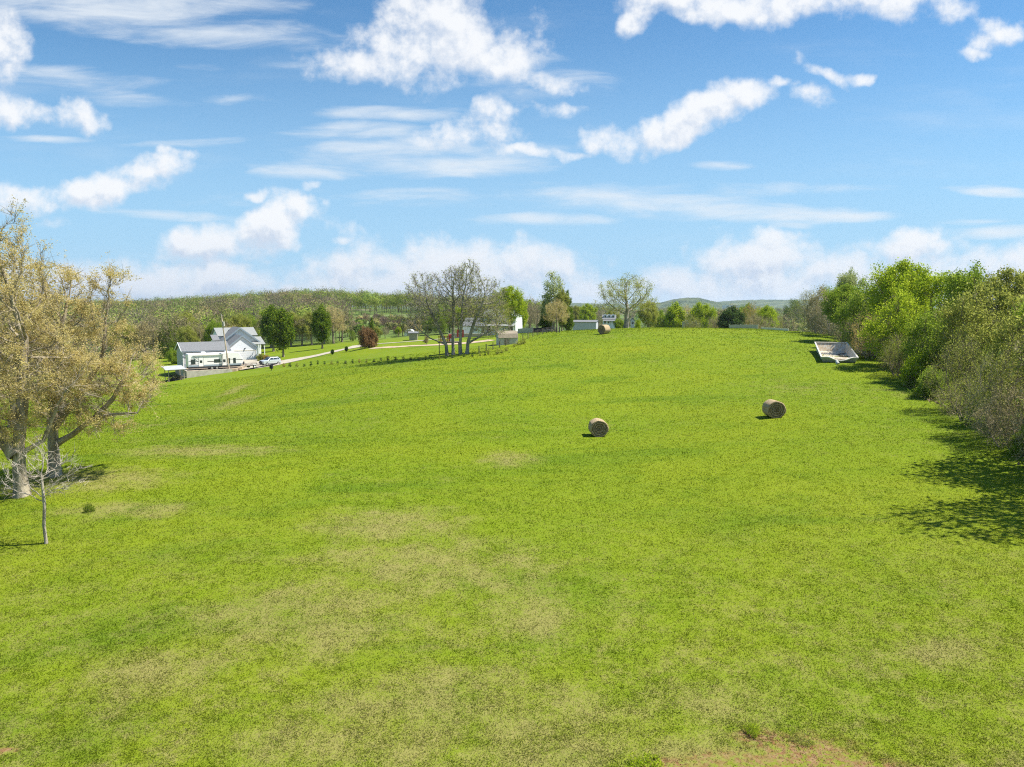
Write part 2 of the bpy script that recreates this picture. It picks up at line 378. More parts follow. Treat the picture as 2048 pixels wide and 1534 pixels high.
GREEN_C, GREEN_D, STRAW = (0.088, 0.153, 0.009), (0.205, 0.225, 0.026), (0.45, 0.38, 0.16)
gTurf = field_colour()
def ground_mat():
    m, t, out = mat_new('turf_ground'); g = t.new('ShaderNodeGroup'); g.node_tree = gTurf
    p = t.new('ShaderNodeNewGeometry').outputs['Position']
    f1 = t.noise(p, 2.6, 6, 0.7); c0 = t.mix(t.ramp(t.m('ADD', t.noise(p, 9.0, 4, 0.7), g.outputs[2]), 0.62, 1.1, 0, 0.7), g.outputs[0], (0.25, 0.22, 0.08)); c0 = t.mix(t.m('MINIMUM', t.m('MULTIPLY', g.outputs[1], 1.6), 1.0), c0, g.outputs[0]); f2 = t.noise(p, 7.0, 5, 0.7); f3 = t.noise(p, 22.0, 3, 0.7)
    c = t.mix(t.ramp(f2, 0.35, 0.7, 0, 0.5), c0, t.mix(1.0, c0, (0.74, 0.80, 0.65), 'MULTIPLY'))
    c = t.mix(t.ramp(f3, 0.5, 0.75, 0, 0.35), c, t.mix(1.0, c, (1.3, 1.2, 1.5), 'MULTIPLY'))
    hgt = t.m('ADD', t.m('MULTIPLY', f1, 0.6), t.m('MULTIPLY', f2, 0.3))
    pr = principled(t, out, c, 0.9, hgt, 0.7, 0.10, spec=0.05)
    return m
def grass_mat():
    m, t, out = mat_new('grass_blades'); g = t.new('ShaderNodeGroup'); g.node_tree = gTurf
    a = t.new('ShaderNodeAttribute', attribute_name='rnd').outputs['Fac']
    c = t.mix(t.ramp(a, 0.05, 0.35, 0.2, 0, smooth=False), g.outputs[0], (0.10, 0.18, 0.008))
    th = t.m('SUBTRACT', 0.90, t.m('MULTIPLY', g.outputs[2], 0.8)); st_ = t.m('MULTIPLY', t.m('GREATER_THAN', a, th), 0.85)
    c = t.mix(st_, c, t.mix(t.m('FRACT', t.m('MULTIPLY', a, 37.0)), (0.31, 0.275, 0.10), (0.44, 0.385, 0.19)))
    d = t.new('ShaderNodeBsdfDiffuse'); t.l.new(c, d.inputs[0])
    tr = t.new('ShaderNodeBsdfTranslucent'); t.l.new(c, tr.inputs[0])
    mx = t.new('ShaderNodeMixShader'); mx.inputs[0].default_value = 0.64
    t.l.new(d.outputs[0], mx.inputs[1]); t.l.new(tr.outputs[0], mx.inputs[2]); t.l.new(mx.outputs[0], out.inputs[0])
    return m
def leaf_mat(name, a, b, c=None, trans=0.35, scale=0.9):
    m, t, out = mat_new(name); co = t.new('ShaderNodeTexCoord').outputs['Object']
    r = t.new('ShaderNodeAttribute', attribute_name='rnd').outputs['Fac']
    col = t.mix(t.ramp(t.noise(co, scale, 4, 0.6), 0.35, 0.65), a, b)
    col = t.mix(t.ramp(r, 0.6, 1.0, 0, 0.8, smooth=False), col, c or tuple(min(1, v*1.5) for v in b))
    col = t.mix(t.ramp(r, 0.0, 0.3, 0.5, 0, smooth=False), col, tuple(v*0.55 for v in a))
    d = t.new('ShaderNodeBsdfDiffuse'); t.l.new(col, d.inputs[0])
    tr = t.new('ShaderNodeBsdfTranslucent'); t.l.new(col, tr.inputs[0])
    mx = t.new('ShaderNodeMixShader'); mx.inputs[0].default_value = trans
    t.l.new(d.outputs[0], mx.inputs[1]); t.l.new(tr.outputs[0], mx.inputs[2]); t.l.new(mx.outputs[0], out.inputs[0])
    return m
def bark_mat(name, a, b, sc=4.0):
    m, t, out = mat_new(name); co = t.new('ShaderNodeTexCoord').outputs['Object']
    v = t.vm('MULTIPLY', co, (1, 1, 0.22)); n = t.noise(v, sc, 6, 0.7, 0.3)
    c = t.mix(t.ramp(n, 0.35, 0.65), a, b); c = t.mix(t.ramp(t.noise(co, 0.8, 3), 0.45, 0.7, 0, 0.5), c, tuple(x*1.35 for x in b))
    principled(t, out, c, 0.9, n, 1.0, 0.14, spec=0.1); return m
def tint_mat():
    m, t, out = mat_new('mixed_foliage'); c = t.new('ShaderNodeAttribute', attribute_name='tint').outputs['Color']
    p = t.new('ShaderNodeNewGeometry').outputs['Position']
    c = t.mix(t.ramp(t.noise(p, 0.6, 4, 0.7), 0.3, 0.7, 0, 0.6), c, t.mix(1.0, c, (1.35, 1.35, 1.2), 'MULTIPLY'))
    d = t.new('ShaderNodeBsdfDiffuse'); t.l.new(c, d.inputs[0])
    tr = t.new('ShaderNodeBsdfTranslucent'); t.l.new(c, tr.inputs[0])
    mx = t.new('ShaderNodeMixShader'); mx.inputs[0].default_value = 0.3
    t.l.new(d.outputs[0], mx.inputs[1]); t.l.new(tr.outputs[0], mx.inputs[2]); t.l.new(mx.outputs[0], out.inputs[0])
    return m
M = {}
M['ground'] = ground_mat(); M['grass'] = grass_mat(); M['wood'] = tint_mat()
M['bark'] = bark_mat('bark_brown', (0.14, 0.105, 0.07), (0.33, 0.27, 0.19))
M['bark_grey'] = bark_mat('bark_grey', (0.12, 0.095, 0.065), (0.30, 0.25, 0.18))
M['bark_pale'] = bark_mat('bark_pale', (0.25, 0.21, 0.16), (0.48, 0.43, 0.35))
M['bark_bud'] = bark_mat('bark_budding', (0.18, 0.145, 0.10), (0.42, 0.36, 0.26))
M['bark_oak'] = bark_mat('bark_oak', (0.15, 0.13, 0.10), (0.36, 0.33, 0.27))
M['twig_brown'] = bark_mat('twig_brown', (0.28, 0.22, 0.13), (0.52, 0.43, 0.29))
M['l_tan'] = leaf_mat('buds_tan', (0.56, 0.44, 0.15), (0.68, 0.57, 0.23), (0.80, 0.70, 0.40), 0.55)
M['l_lime'] = leaf_mat('leaves_lime', (0.27, 0.38, 0.018), (0.40, 0.49, 0.025), (0.52, 0.58, 0.07), 0.52)
M['l_green'] = leaf_mat('leaves_green', (0.18, 0.28, 0.025), (0.29, 0.38, 0.035), (0.42, 0.50, 0.08), 0.5)
M['l_dark'] = leaf_mat('leaves_dark', (0.08, 0.15, 0.012), (0.16, 0.24, 0.02), (0.30, 0.34, 0.04), 0.35)
M['l_olive'] = leaf_mat('leaves_olive', (0.26, 0.28, 0.045), (0.38, 0.40, 0.08), (0.50, 0.52, 0.15), 0.5)
M['l_brown'] = leaf_mat('buds_brown', (0.28, 0.24, 0.11), (0.38, 0.33, 0.16), (0.52, 0.47, 0.26), 0.4)
M['l_pale'] = leaf_mat('leaves_pale', (0.30, 0.36, 0.12), (0.42, 0.47, 0.19), (0.58, 0.60, 0.30), 0.5)
M['l_orange'] = leaf_mat('buds_orange', (0.38, 0.27, 0.08), (0.46, 0.35, 0.10), (0.50, 0.42, 0.12), 0.45)
M['l_red'] = leaf_mat('leaves_copper', (0.14, 0.08, 0.035), (0.29, 0.17, 0.08), (0.50, 0.31, 0.14), 0.4)
M['l_con'] = leaf_mat('needles_dark', (0.045, 0.085, 0.02), (0.085, 0.14, 0.03), (0.14, 0.20, 0.06), 0.2)
M['white'] = simple('paint_white', (0.74, 0.75, 0.74), 0.5, 0.05)
M['siding'] = None
def siding_mat(name, col, pitch=0.2, axis=2, rough=0.6, depth=0.02, var=0.06):
    m, t, out = mat_new(name); co = t.new('ShaderNodeTexCoord').outputs['Object']
    z = t.xyz(co)[axis]; saw = t.m('FRACT', t.m('DIVIDE', z, pitch)); n = t.noise(co, 1.5, 4)
    c = t.mix(n, tuple(v*(1-var) for v in col), tuple(min(1, v*(1+var)) for v in col))
    line = t.ramp(saw, 0.0, 0.12, 0.25, 0); c = t.mix(line, c, tuple(v*0.5 for v in col))
    principled(t, out, c, rough, saw, 0.5, depth); return m
M['siding'] = siding_mat('siding_white', (0.78, 0.81, 0.84))
M['metal_wall'] = siding_mat('wall_grey_ribbed', (0.47, 0.47, 0.48), 0.3, 0)
M['roof'] = simple('shingle_grey', (0.165, 0.17, 0.175), 0.85, 0.25, 6.0)
M['roof_lt'] = simple('shingle_light', (0.24, 0.25, 0.24), 0.85, 0.2, 6.0)
M['trim'] = simple('trim_slate', (0.25, 0.31, 0.35), 0.6, 0.08)
M['glass'] = simple('glass_dark', (0.03, 0.04, 0.05), 0.15, 0.1, spec=0.8)
M['black'] = simple('rubber_black', (0.02, 0.02, 0.02), 0.8, 0.2)
M['dark'] = simple('dark_frame', (0.05, 0.05, 0.055), 0.6, 0.2)
M['rvwhite'] = simple('rv_gelcoat', (0.86, 0.83, 0.80), 0.3, 0.03, spec=0.6)
M['stripe'] = simple('rv_stripe', (0.10, 0.08, 0.09), 0.4, 0.1)
M['silver'] = simple('car_silver', (0.55, 0.59, 0.62), 0.28, 0.03, metal=0.3, spec=0.7)
M['rim'] = simple('alloy', (0.5, 0.5, 0.5), 0.35, 0.05, metal=0.7)
M['lamp'] = simple('lamp_clear', (0.75, 0.78, 0.8), 0.15, 0.05, spec=0.8)
M['redlamp'] = simple('lamp_red', (0.4, 0.02, 0.02), 0.2, 0.1)
M['pole'] = bark_mat('pole_timber', (0.34, 0.26, 0.18), (0.56, 0.46, 0.35))
M['concrete'] = simple('concrete_stained', (0.46, 0.42, 0.35), 0.85, 0.15, 1.2, stain=(0.22, 0.18, 0.13))
M['gravel'] = simple('gravel', (0.40, 0.355, 0.275), 0.95, 0.22, 2.5, stain=(0.42, 0.36, 0.27))
M['soilpad'] = simple('dirt_pad', (0.40, 0.31, 0.21), 0.95, 0.2, 1.0, stain=(0.36, 0.26, 0.17))
M['timber'] = simple('timber_weathered', (0.36, 0.30, 0.23), 0.85, 0.25, 3)
M['timber_dk'] = simple('timber_dark', (0.12, 0.10, 0.08), 0.85, 0.25, 3)
M['tinroof'] = simple('tin_roof', (0.52, 0.52, 0.50), 0.5, 0.15, 2.0, metal=0.3)
M['red'] = simple('paint_red', (0.42, 0.08, 0.06), 0.6, 0.2)
M['cream'] = simple('paint_cream', (0.70, 0.66, 0.56), 0.6, 0.08)
M['pinkwall'] = simple('brick_pinkish', (0.46, 0.36, 0.31), 0.85, 0.15, 4)
M['greyfence'] = simple('fence_greywhite', (0.44, 0.42, 0.36), 0.7, 0.12, 3)
M['shedroof'] = simple('shed_roof', (0.26, 0.22, 0.16), 0.9, 0.2, 3)
M['shedwall'] = siding_mat('shed_wall', (0.52, 0.50, 0.46), 0.25, 0)

# ------------------------------------------------------------------ ground sheet
ang = np.concatenate([np.linspace(-46, 46, 470), np.linspace(46, 314, 120)[1:-1]])
rad = np.concatenate([[0.01], np.linspace(3, 60, 90), 60*np.exp(np.linspace(0, math.log(300/60.), 120))[1:], 300*np.exp(np.linspace(0, math.log(14000/300.), 110))[1:]])
AA, RR = np.meshgrid(np.radians(ang), rad)
gx, gy = RR*np.sin(AA), RR*np.cos(AA); gz = H(gx, gy)
na, nr = len(ang), len(rad)
i, j = np.meshgrid(np.arange(nr-1), np.arange(na), indexing='ij'); j2 = (j+1) % na
F = np.stack([i*na+j, i*na+j2, (i+1)*na+j2, (i+1)*na+j], -1).reshape(-1, 4)[:, ::-1]
tag(link('ground', np_mesh('ground', np.stack([gx, gy, gz], -1).reshape(-1, 3), F, M['ground'], smooth=True)), kind='structure')

# distant hills: low wooded rises on the horizon
rng = np.random.default_rng(5)
def hill_mat():
    m, t, out = mat_new('hill_woods'); p = t.new('ShaderNodeNewGeometry').outputs['Position']
    c = t.mix(t.ramp(t.noise(p, 0.012, 6, 0.7), 0.4, 0.62), (0.03, 0.06, 0.02), (0.10, 0.13, 0.05))
    c = t.mix(t.ramp(t.noise(t.vm('MULTIPLY', p, (1, 1, 0)), 0.004, 4, 0.6), 0.62, 0.68), c, (0.28, 0.30, 0.16))
    principled(t, out, c, 0.95, t.noise(p, 0.05, 5, 0.7), 1.0, 6.0, spec=0.05); return m
M['hill'] = hill_mat()
def hills(name, Y, prof, depth):
    """prof: photograph (px, py) of the skyline"""
    xs = np.array([(p[0]-1024)/FPX*Y for p in prof]); hs = np.array([zpx(p[1], Y) for p in prof])
    X = np.linspace(xs[0], xs[-1], 420); top = np.interp(X, xs, hs)
    nz = sum(np.sin(X/s+ph)*a for s, ph, a in ((37, 0, 1.0), (13, 1, .8), (5.3, 2, .6), (90, 4, 1.6)))
    base = zpx(622, Y)
    T = np.linspace(0, 1, 26); XX, TT = np.meshgrid(X, T)
    env = np.sin(np.pi*TT)**0.8
    Z = base - 25 + (top + nz*0.5 - base + 25)*env + rng.normal(0, 1.0, XX.shape)*env
    V = np.stack([XX, Y - depth/2 + TT*depth, Z], -1).reshape(-1, 3); n, m_ = XX.shape
    i, j = np.meshgrid(np.arange(n-1), np.arange(m_-1), indexing='ij')
    F = np.stack([i*m_+j, i*m_+j+1, (i+1)*m_+j+1, (i+1)*m_+j], -1).reshape(-1, 4)
    return tag(link(name, np_mesh(name, V, F, M['hill'], smooth=True)), kind='structure')
hills('hills', 5200, [(900,612),(1100,608),(1150,606),(1200,607),(1280,608),(1330,604),(1380,606),(1430,604),(1470,601),(1520,599),(1560,600),(1620,599),(1700,600),(1900,602),(2300,605)], 1500)
hills('hills', 3800, [(1290,612),(1320,606),(1345,599),(1372,596),(1395,596.5),(1415,601),(1440,607),(1465,612)], 500)
hills('hills', 4600, [(-500,606),(-100,603),(200,602),(400,604),(700,607),(900,610),(1080,612)], 900)

# ------------------------------------------------------------------ tree growing
def rnorm(v): return v/np.maximum(np.linalg.norm(v, axis=-1, keepdims=True), 1e-9)
def grow(env, trunks, natt, step, seed, kill=None, trop=0.06, iters=90, shell=0.45):
    rg = np.random.default_rng(seed); kill = kill or step*1.7
    wts = np.array([e[6] if len(e) > 6 else e[3]*e[4]*e[5] for e in env]); wts = wts/wts.sum()
    A = []
    for e, w in zip(env, wts):
        n = int(natt*w)+1; d = rnorm(rg.normal(size=(n, 3))); r = rg.random(n)**shell
        A.append(np.array(e[:3]) + d*r[:, None]*np.array(e[3:6]))
    A = np.concatenate(A); A += rg.normal(0, step*0.3, A.shape)
    N, Par = [], []
    for tr in trunks:
        last = -1
        for k in range(len(tr)-1):
            a, b = np.array(tr[k], float), np.array(tr[k+1], float); L = np.linalg.norm(b-a); m = max(1, int(L/step))
            for q in range(m + (k == len(tr)-2)):
                N.append(a + (b-a)*q/m); Par.append(last); last = len(N)-1
    N = np.array(N); Par = list(Par)
    d = np.linalg.norm(A[:, None]-N[None], axis=-1); near = d.argmin(1); nd = d.min(1); alive = np.ones(len(A), bool); age = np.zeros(len(A))
    for it in range(iters):
        ids = np.where(alive)[0]
        if not len(ids): break
        dirs = rnorm(A[ids]-N[near[ids]]); S = np.zeros((len(N), 3)); np.add.at(S, near[ids], dirs)
        src = np.unique(near[ids]); D = rnorm(S[src]) + np.array([0, 0, trop]) + rg.normal(0, 0.13, (len(src), 3))
        new = N[src] + rnorm(D)*step; b = len(N)
        N = np.concatenate([N, new]); Par += list(src)
        dd = np.linalg.norm(A[ids][:, None]-new[None], axis=-1); k = dd.argmin(1); mn = dd.min(1); up_ = mn < nd[ids] - 1e-4
        near[ids[up_]] = b + k[up_]; nd[ids[up_]] = mn[up_]; age[ids[up_]] = 0; age[ids[~up_]] += 1
        alive[ids] = (nd[ids] > kill) & (age[ids] < 3)
    return N, np.array(Par)
def wood(N, Par, rb, rt=0.012, ex=2.3, flare=1.6):
    n = len(N); r = np.zeros(n); ch = [[] for _ in range(n)]
    for i_, p in enumerate(Par):
        if p >= 0: ch[p].append(i_)
    s = np.zeros(n)
    for i_ in range(n-1, -1, -1):
        if s[i_] == 0: s[i_] = 1
        if Par[i_] >= 0: s[Par[i_]] += s[i_]
    r = s**(1/ex); roots = [i_ for i_ in range(n) if Par[i_] < 0]; rm = max(r[q] for q in roots)
    r = rt + (r-1)/(rm-1)*(rb-rt)
    V, Q = [], []; vb = 0
    for i_ in range(n):
        if Par[i_] >= 0 and max(ch[Par[i_]], key=lambda c: s[c]) == i_: continue
        chain = ([Par[i_]] if Par[i_] >= 0 else []) + [i_]; c = i_
        while ch[c]:
            c = max(ch[c], key=lambda q: s[q]); chain.append(c)
        if len(chain) < 2: continue
        P_ = N[chain]; rr = r[chain].copy()
        if Par[i_] >= 0: rr[0] = rr[1]
        else:
            L = np.linalg.norm(P_-P_[0], axis=1); rr *= 1 + (flare-1)*np.exp(-L/(rb*2.2))
        k = 9 if rr.max() > 0.12 else (5 if rr.max() > 0.04 else 3)
        T = np.gradient(P_, axis=0); T = rnorm(T); a = rnorm(np.cross(T, [0.31, 0.87, 0.38])); b = np.cross(T, a)
        th = np.arange(k)*2*np.pi/k; wob = 1 + (0.10*np.sin(th*3+i_) if k == 9 else 0)
        ring = P_[:, None] + rr[:, None, None]*(np.cos(th)*wob)[None, :, None]*a[:, None] + rr[:, None, None]*(np.sin(th)*wob)[None, :, None]*b[:, None]
        m = len(chain); V.append(ring.reshape(-1, 3))
        ii, jj = np.meshgrid(np.arange(m-1), np.arange(k), indexing='ij'); j2_ = (jj+1) % k
        Q.append(np.stack([ii*k+jj, ii*k+j2_, (ii+1)*k+j2_, (ii+1)*k+jj], -1).reshape(-1, 4)+vb); vb += m*k
    return np.concatenate(V), np.concatenate(Q), r, s
def twigs(N, Par, sel, per, ln, w, rg, up=0.3, spread=0.8):
    """fine twigs as slender tapering blades; returns verts, tris and points along them"""
    idx = np.repeat(sel, per); D = N[idx]-N[np.maximum(Par[idx], 0)]; D = rnorm(D) + rg.normal(0, spread, D.shape) + [0, 0, up]; D = rnorm(D)
    L = ln*(0.4+rg.random(len(idx))*0.9); base = N[idx] + rg.normal(0, 0.03, D.shape); side = rnorm(np.cross(D, rg.normal(size=D.shape)))*w/2
    mid = base + D*L[:, None]*0.55 + rg.normal(0, 1, D.shape)*L[:, None]*0.06
    tip = base + D*L[:, None]
    V = np.stack([base-side, base+side, mid+side*0.6, mid-side*0.6, tip], 1).reshape(-1, 3); n = len(idx)
    o = np.arange(n)[:, None]*5
    pts = np.concatenate([mid, tip, base*0.3+tip*0.7]); return V, o+np.array([0, 1, 2, 3]), o+np.array([3, 2, 4]), pts
def leaves(pts, n, size, sig, rg, flat=0.0, patchy=0.0):
    if patchy:
        D_ = rnorm(rg.normal(size=(9, 3)))*rg.uniform(1.2, 4.5, (9, 1)); w_ = np.sin(pts@D_.T+rg.random(9)*6.28).sum(1)/2.1; pts = pts[w_ > rg.normal(patchy, .25, len(w_))]
    c = pts[rg.integers(0, len(pts), n)] + rg.normal(0, sig, (n, 3)); nrm = rnorm(rg.normal(size=(n, 3)) + [0, 0, flat])
    a = rnorm(np.cross(nrm, rg.normal(size=(n, 3)))); b = np.cross(nrm, a); s = size*(0.55+0.9*rg.random(n))[:, None]
    a = a*s*0.5; b = b*s*0.36
    V = np.stack([c-a, c-b*0.9, c+a*0.95, c+b], 1).reshape(-1, 3); r = np.repeat(rg.random(n), 4)
    return V, np.arange(n*4).reshape(-1, 4), r
class Proto: pass
def make_proto(name, env, trunks, natt=420, step=0.5, seed=1, rb=0.25, rt=0.015, tw=5, twl=0.7, tww=0.02, nl=9000, ls=0.22, sig=0.18, trop=0.06, thr=3, kill=None, ex=2.3, shell=0.45, flare=1.6, spread=0.8, patchy=0.0):
    rg = np.random.default_rng(seed+100); N, Par = grow(env, trunks, natt, step, seed, kill=kill, trop=trop, shell=shell)
    V, Q, r, s = wood(N, Par, rb, rt, ex, flare); sel = np.where((s <= thr) & (Par >= 0))[0]
    p = Proto(); Vt, q4, t3, pts = twigs(N, Par, sel, tw, twl, tww, rg, spread=spread)
    b = len(V); V2 = np.concatenate([V, Vt])
    p.trunk = np_mesh(name+'_trunk', V2, [np.concatenate([Q, q4+b]), t3+b], M['bark'])
    if nl:
        Vl, Fl, rl = leaves(pts, nl, ls, sig, rg, patchy=patchy); p.crown = np_mesh(name+'_crown', Vl, Fl, M['l_green'], attr=rl)
    else: p.crown = None
    allv = np.concatenate([V2] + ([Vl] if nl else []))
    p.lo, p.hi = np.percentile(allv, 0.7, 0), np.percentile(allv, 99.5, 0); p.h = p.hi[2]; p.w = (p.hi-p.lo)[:2].mean(); p.name = name
    return p
def set_mat(o, m):
    o.material_slots[0].link = 'OBJECT'; o.material_slots[0].material = m
def plant(p, name, label, cat, loc, h, w, leaf='l_green', bark='bark', rz=None, group=None, lean=None, sink=0.1):
    """one tree or shrub of its own: Empty at the base, trunk (with its twigs) and crown"""
    t = thing(name, label, cat, (loc[0], loc[1], loc[2]-sink), random.random()*6.28 if rz is None else rz, group)
    s = (w/p.w, w/p.w, h/p.h)
    o = link('trunk', p.trunk, t); o.scale = s; set_mat(o, M[bark])
    if p.crown and leaf: c = link('crown', p.crown, t); c.scale = s; set_mat(c, M[leaf])
    return t
random.seed(7)

# ------------------------------------------------------------------ house yard frame: local x along the fronts, y into depth
YA = R(35); CA, SA = math.cos(YA), math.sin(YA)
W0 = Vector((uv(373, 743.5)[0]*138.5, 138.5, zpx(743.5, 138.5))); ZP = W0.z
def loc(L, D, z=0.0): return Vector((W0.x + L*CA - D*SA, W0.y + L*SA + D*CA, ZP + z))
def L_of(D, px, py=720):
    u = uv(px, py)[0]; return (u*(W0.y + D*CA) - W0.x + D*SA)/(CA - u*SA)
def Yof(L, D): return W0.y + L*SA + D*CA
def z_at(py, L, D): return zpx(py, Yof(L, D)) - ZP

def ribbon(name, pts, widths, mat, lift=0.07, kind='structure'):
    P_ = np.array([(p.x, p.y) for p in pts]); s = np.concatenate([[0], np.cumsum(np.linalg.norm(np.diff(P_, axis=0), axis=1))])
    n = max(int(s[-1]/1.0), 8); t = np.linspace(0, s[-1], n)
    X, Y, Wd = np.interp(t, s, P_[:, 0]), np.interp(t, s, P_[:, 1]), np.interp(t, s, widths)
    for _ in range(6):
        X[1:-1] = (X[:-2]+X[1:-1]*2+X[2:])/4; Y[1:-1] = (Y[:-2]+Y[1:-1]*2+Y[2:])/4
    tx, ty = np.gradient(X), np.gradient(Y); l = np.hypot(tx, ty); nx, ny = -ty/l, tx/l; k = 7
    rg = np.random.default_rng(3); off = np.linspace(-0.5, 0.5, k)
    edge = Wd[:, None]*off[None] + np.where(np.abs(off) > 0.4, rg.normal(0, 0.12, (n, 1)), 0)
    GX, GY = X[:, None]+nx[:, None]*edge, Y[:, None]+ny[:, None]*edge; GZ = H(GX, GY)+lift
    i, j = np.meshgrid(np.arange(n-1), np.arange(k-1), indexing='ij')
    F = np.stack([i*k+j, (i+1)*k+j, (i+1)*k+j+1, i*k+j+1], -1).reshape(-1, 4)
    return tag(link(name, np_mesh(name, np.stack([GX, GY, GZ], -1).reshape(-1, 3), F, mat)), kind=kind)
def near(px, py, ymax=215):
    p = hit(px, py)
    return p if p.y < ymax else at(px, min(ymax, 185))
ribbon('driveway', [loc(8, 9)] + [near(*q) for q in ((515,733),(560,725),(600,718),(650,708),(700,697),(735,689),(780,681),(830,675),(880,671),(935,668))],
       [10, 9.5, 8.5, 6.5, 5.0, 4.5, 4.2, 4, 3.8, 3.6, 3.6], M['gravel'])
ribbon('path', [near(*q) for q in ((742,697),(800,693.5),(870,690),(930,687),(985,680))], [2.4, 2.2, 2.6, 4, 3], M['soilpad'], 0.05)

LG_A = (L_of(23.0, 456, 720)+L_of(23.0, 515, 719))/2
ribbon('apron', [loc(LG_A, 22.4), loc(LG_A-.5, 15), near(512,727.5), near(535,729)], [6.8, 7.5, 8, 8], M['gravel'], 0.10)
# parking pad behind the retaining wall
b = MB(); b.prism([(0.35,0.35),(9.5,0.35),(14,8),(20,22.9),(6,22.9),(6,14),(0.35,14)], -2.4, 0.03, 'z')
o = b.build('parking_pad', M['soilpad']); o.location = W0; o.rotation_euler.z = YA; tag(o, kind='structure')
b = MB(); b.prism([(0,0),(8.6,0),(8.6,0.33),(0.33,0.33),(0.33,6),(0,6)], -2.6, 0.12, 'z')
o = b.build('retaining_wall', M['concrete']); o.location = W0; o.rotation_euler.z = YA
tag(o, 'stained concrete retaining wall holding up the parking pad below the caravan', 'retaining wall')

def solid_gable(b, x0, x1, y0, y1, zb, ze, zr, axis='y'):
    """walls with gable ends; ridge runs along axis"""
    if axis == 'y': b.prism([(x0,zb),(x1,zb),(x1,ze),((x0+x1)/2,zr),(x0,ze)], y0, y1, 'y')
    else: b.prism([(y0,zb),(y1,zb),(y1,ze),((y0+y1)/2,zr),(y0,ze)], x0, x1, 'x')
def gable_roof(b, x0, x1, y0, y1, ze, zr, over=0.4, t=0.14, axis='y', lift=0.02):
    if axis == 'y':
        xm = (x0+x1)/2; sl = (zr-ze)/(xm-x0); a, c = y0-over, y1+over; e = over*sl
        b.slab([(x0-over, a, ze-e+t+lift), (xm, a, zr+t+lift), (xm, c, zr+t+lift), (x0-over, c, ze-e+t+lift)], t)
        b.slab([(xm, a, zr+t+lift), (x1+over, a, ze-e+t+lift), (x1+over, c, ze-e+t+lift), (xm, c, zr+t+lift)], t)
    else:
        ym = (y0+y1)/2; sl = (zr-ze)/(ym-y0); a, c = x0-over, x1+over; e = over*sl
        b.slab([(a, y0-over, ze-e+t+lift), (c, y0-over, ze-e+t+lift), (c, ym, zr+t+lift), (a, ym, zr+t+lift)], t)
        b.slab([(a, ym, zr+t+lift), (c, ym, zr+t+lift), (c, y1+over, ze-e+t+lift), (a, y1+over, ze-e+t+lift)], t)
def window(parent, x, z, w, h, y, frame='white', glass='glass', name='window'):
    f = MB()
    t = 0.07
    f.box(x-w/2-t, x+w/2+t, y-0.05, y-0.003, z-t, z); f.box(x-w/2-t, x+w/2+t, y-0.05, y-0.003, z+h, z+h+t)
    f.box(x-w/2-t, x-w/2, y-0.05, y-0.003, z, z+h); f.box(x+w/2, x+w/2+t, y-0.05, y-0.003, z, z+h)
    if h > 0.8: f.box(x-w/2, x+w/2, y-0.045, y-0.003, z+h/2-0.025, z+h/2+0.025)
    fo = f.build(name, M[frame], parent)
    MB().box(x-w/2, x+w/2, y-0.025, y-0.004, z, z+h).build('pane', M[glass], fo)
    return fo

# --- outbuilding
D0 = 8.0; L0 = L_of(D0, 367, 738); L1 = L_of(D0, 454, 730); Wd = L1-L0+0.6
ob = thing('outbuilding', 'long grey metal outbuilding with low gable roof behind the caravan', 'outbuilding', loc(L0, D0), YA)
ze = z_at(703.5, L0, D0) + 0.1; zr = ze + 1.55; dp = 6.6
b = MB(); solid_gable(b, 0, Wd, 0, dp, -1.5, ze, zr, 'x'); b.build('wall', M['metal_wall'], ob)
b = MB(); gable_roof(b, 0, Wd, 0, dp, ze, zr, 0.3, 0.1, 'x'); rf = b.build('roof', M['roof'], ob)
b = MB(); b.box(-0.33, -0.30, -0.1, dp+.1, ze-0.1, ze-0.05)
b = MB(); b.box(-0.32, Wd+0.3, -0.44, -0.34, ze-0.22, ze-0.08); b.build('gutter', M['trim'], ob)
b = MB()
sl = (zr-ze)/(dp/2)
b.slab([(-0.36, -0.35, ze-0.3*sl+0.13), (-0.28, -0.35, ze-0.3*sl+0.13), (-0.28, dp/2, zr+0.14), (-0.36, dp/2, zr+0.14)], 0.22)
b.slab([(-0.36, dp/2, zr+0.14), (-0.28, dp/2, zr+0.14), (-0.28, dp+0.35, ze-0.3*sl+0.13), (-0.36, dp+0.35, ze-0.3*sl+0.13)], 0.22)
b.build('rake_board', M['white'], ob)
MB().box(-0.03, 0.16, -0.04, 0.12, -1.0, ze-0.05).build('corner_trim', M['white'], ob)
MB().box(0.16, Wd, -0.03, 0.0, -0.1, 0.9).build('wainscot', M['trim'], ob)

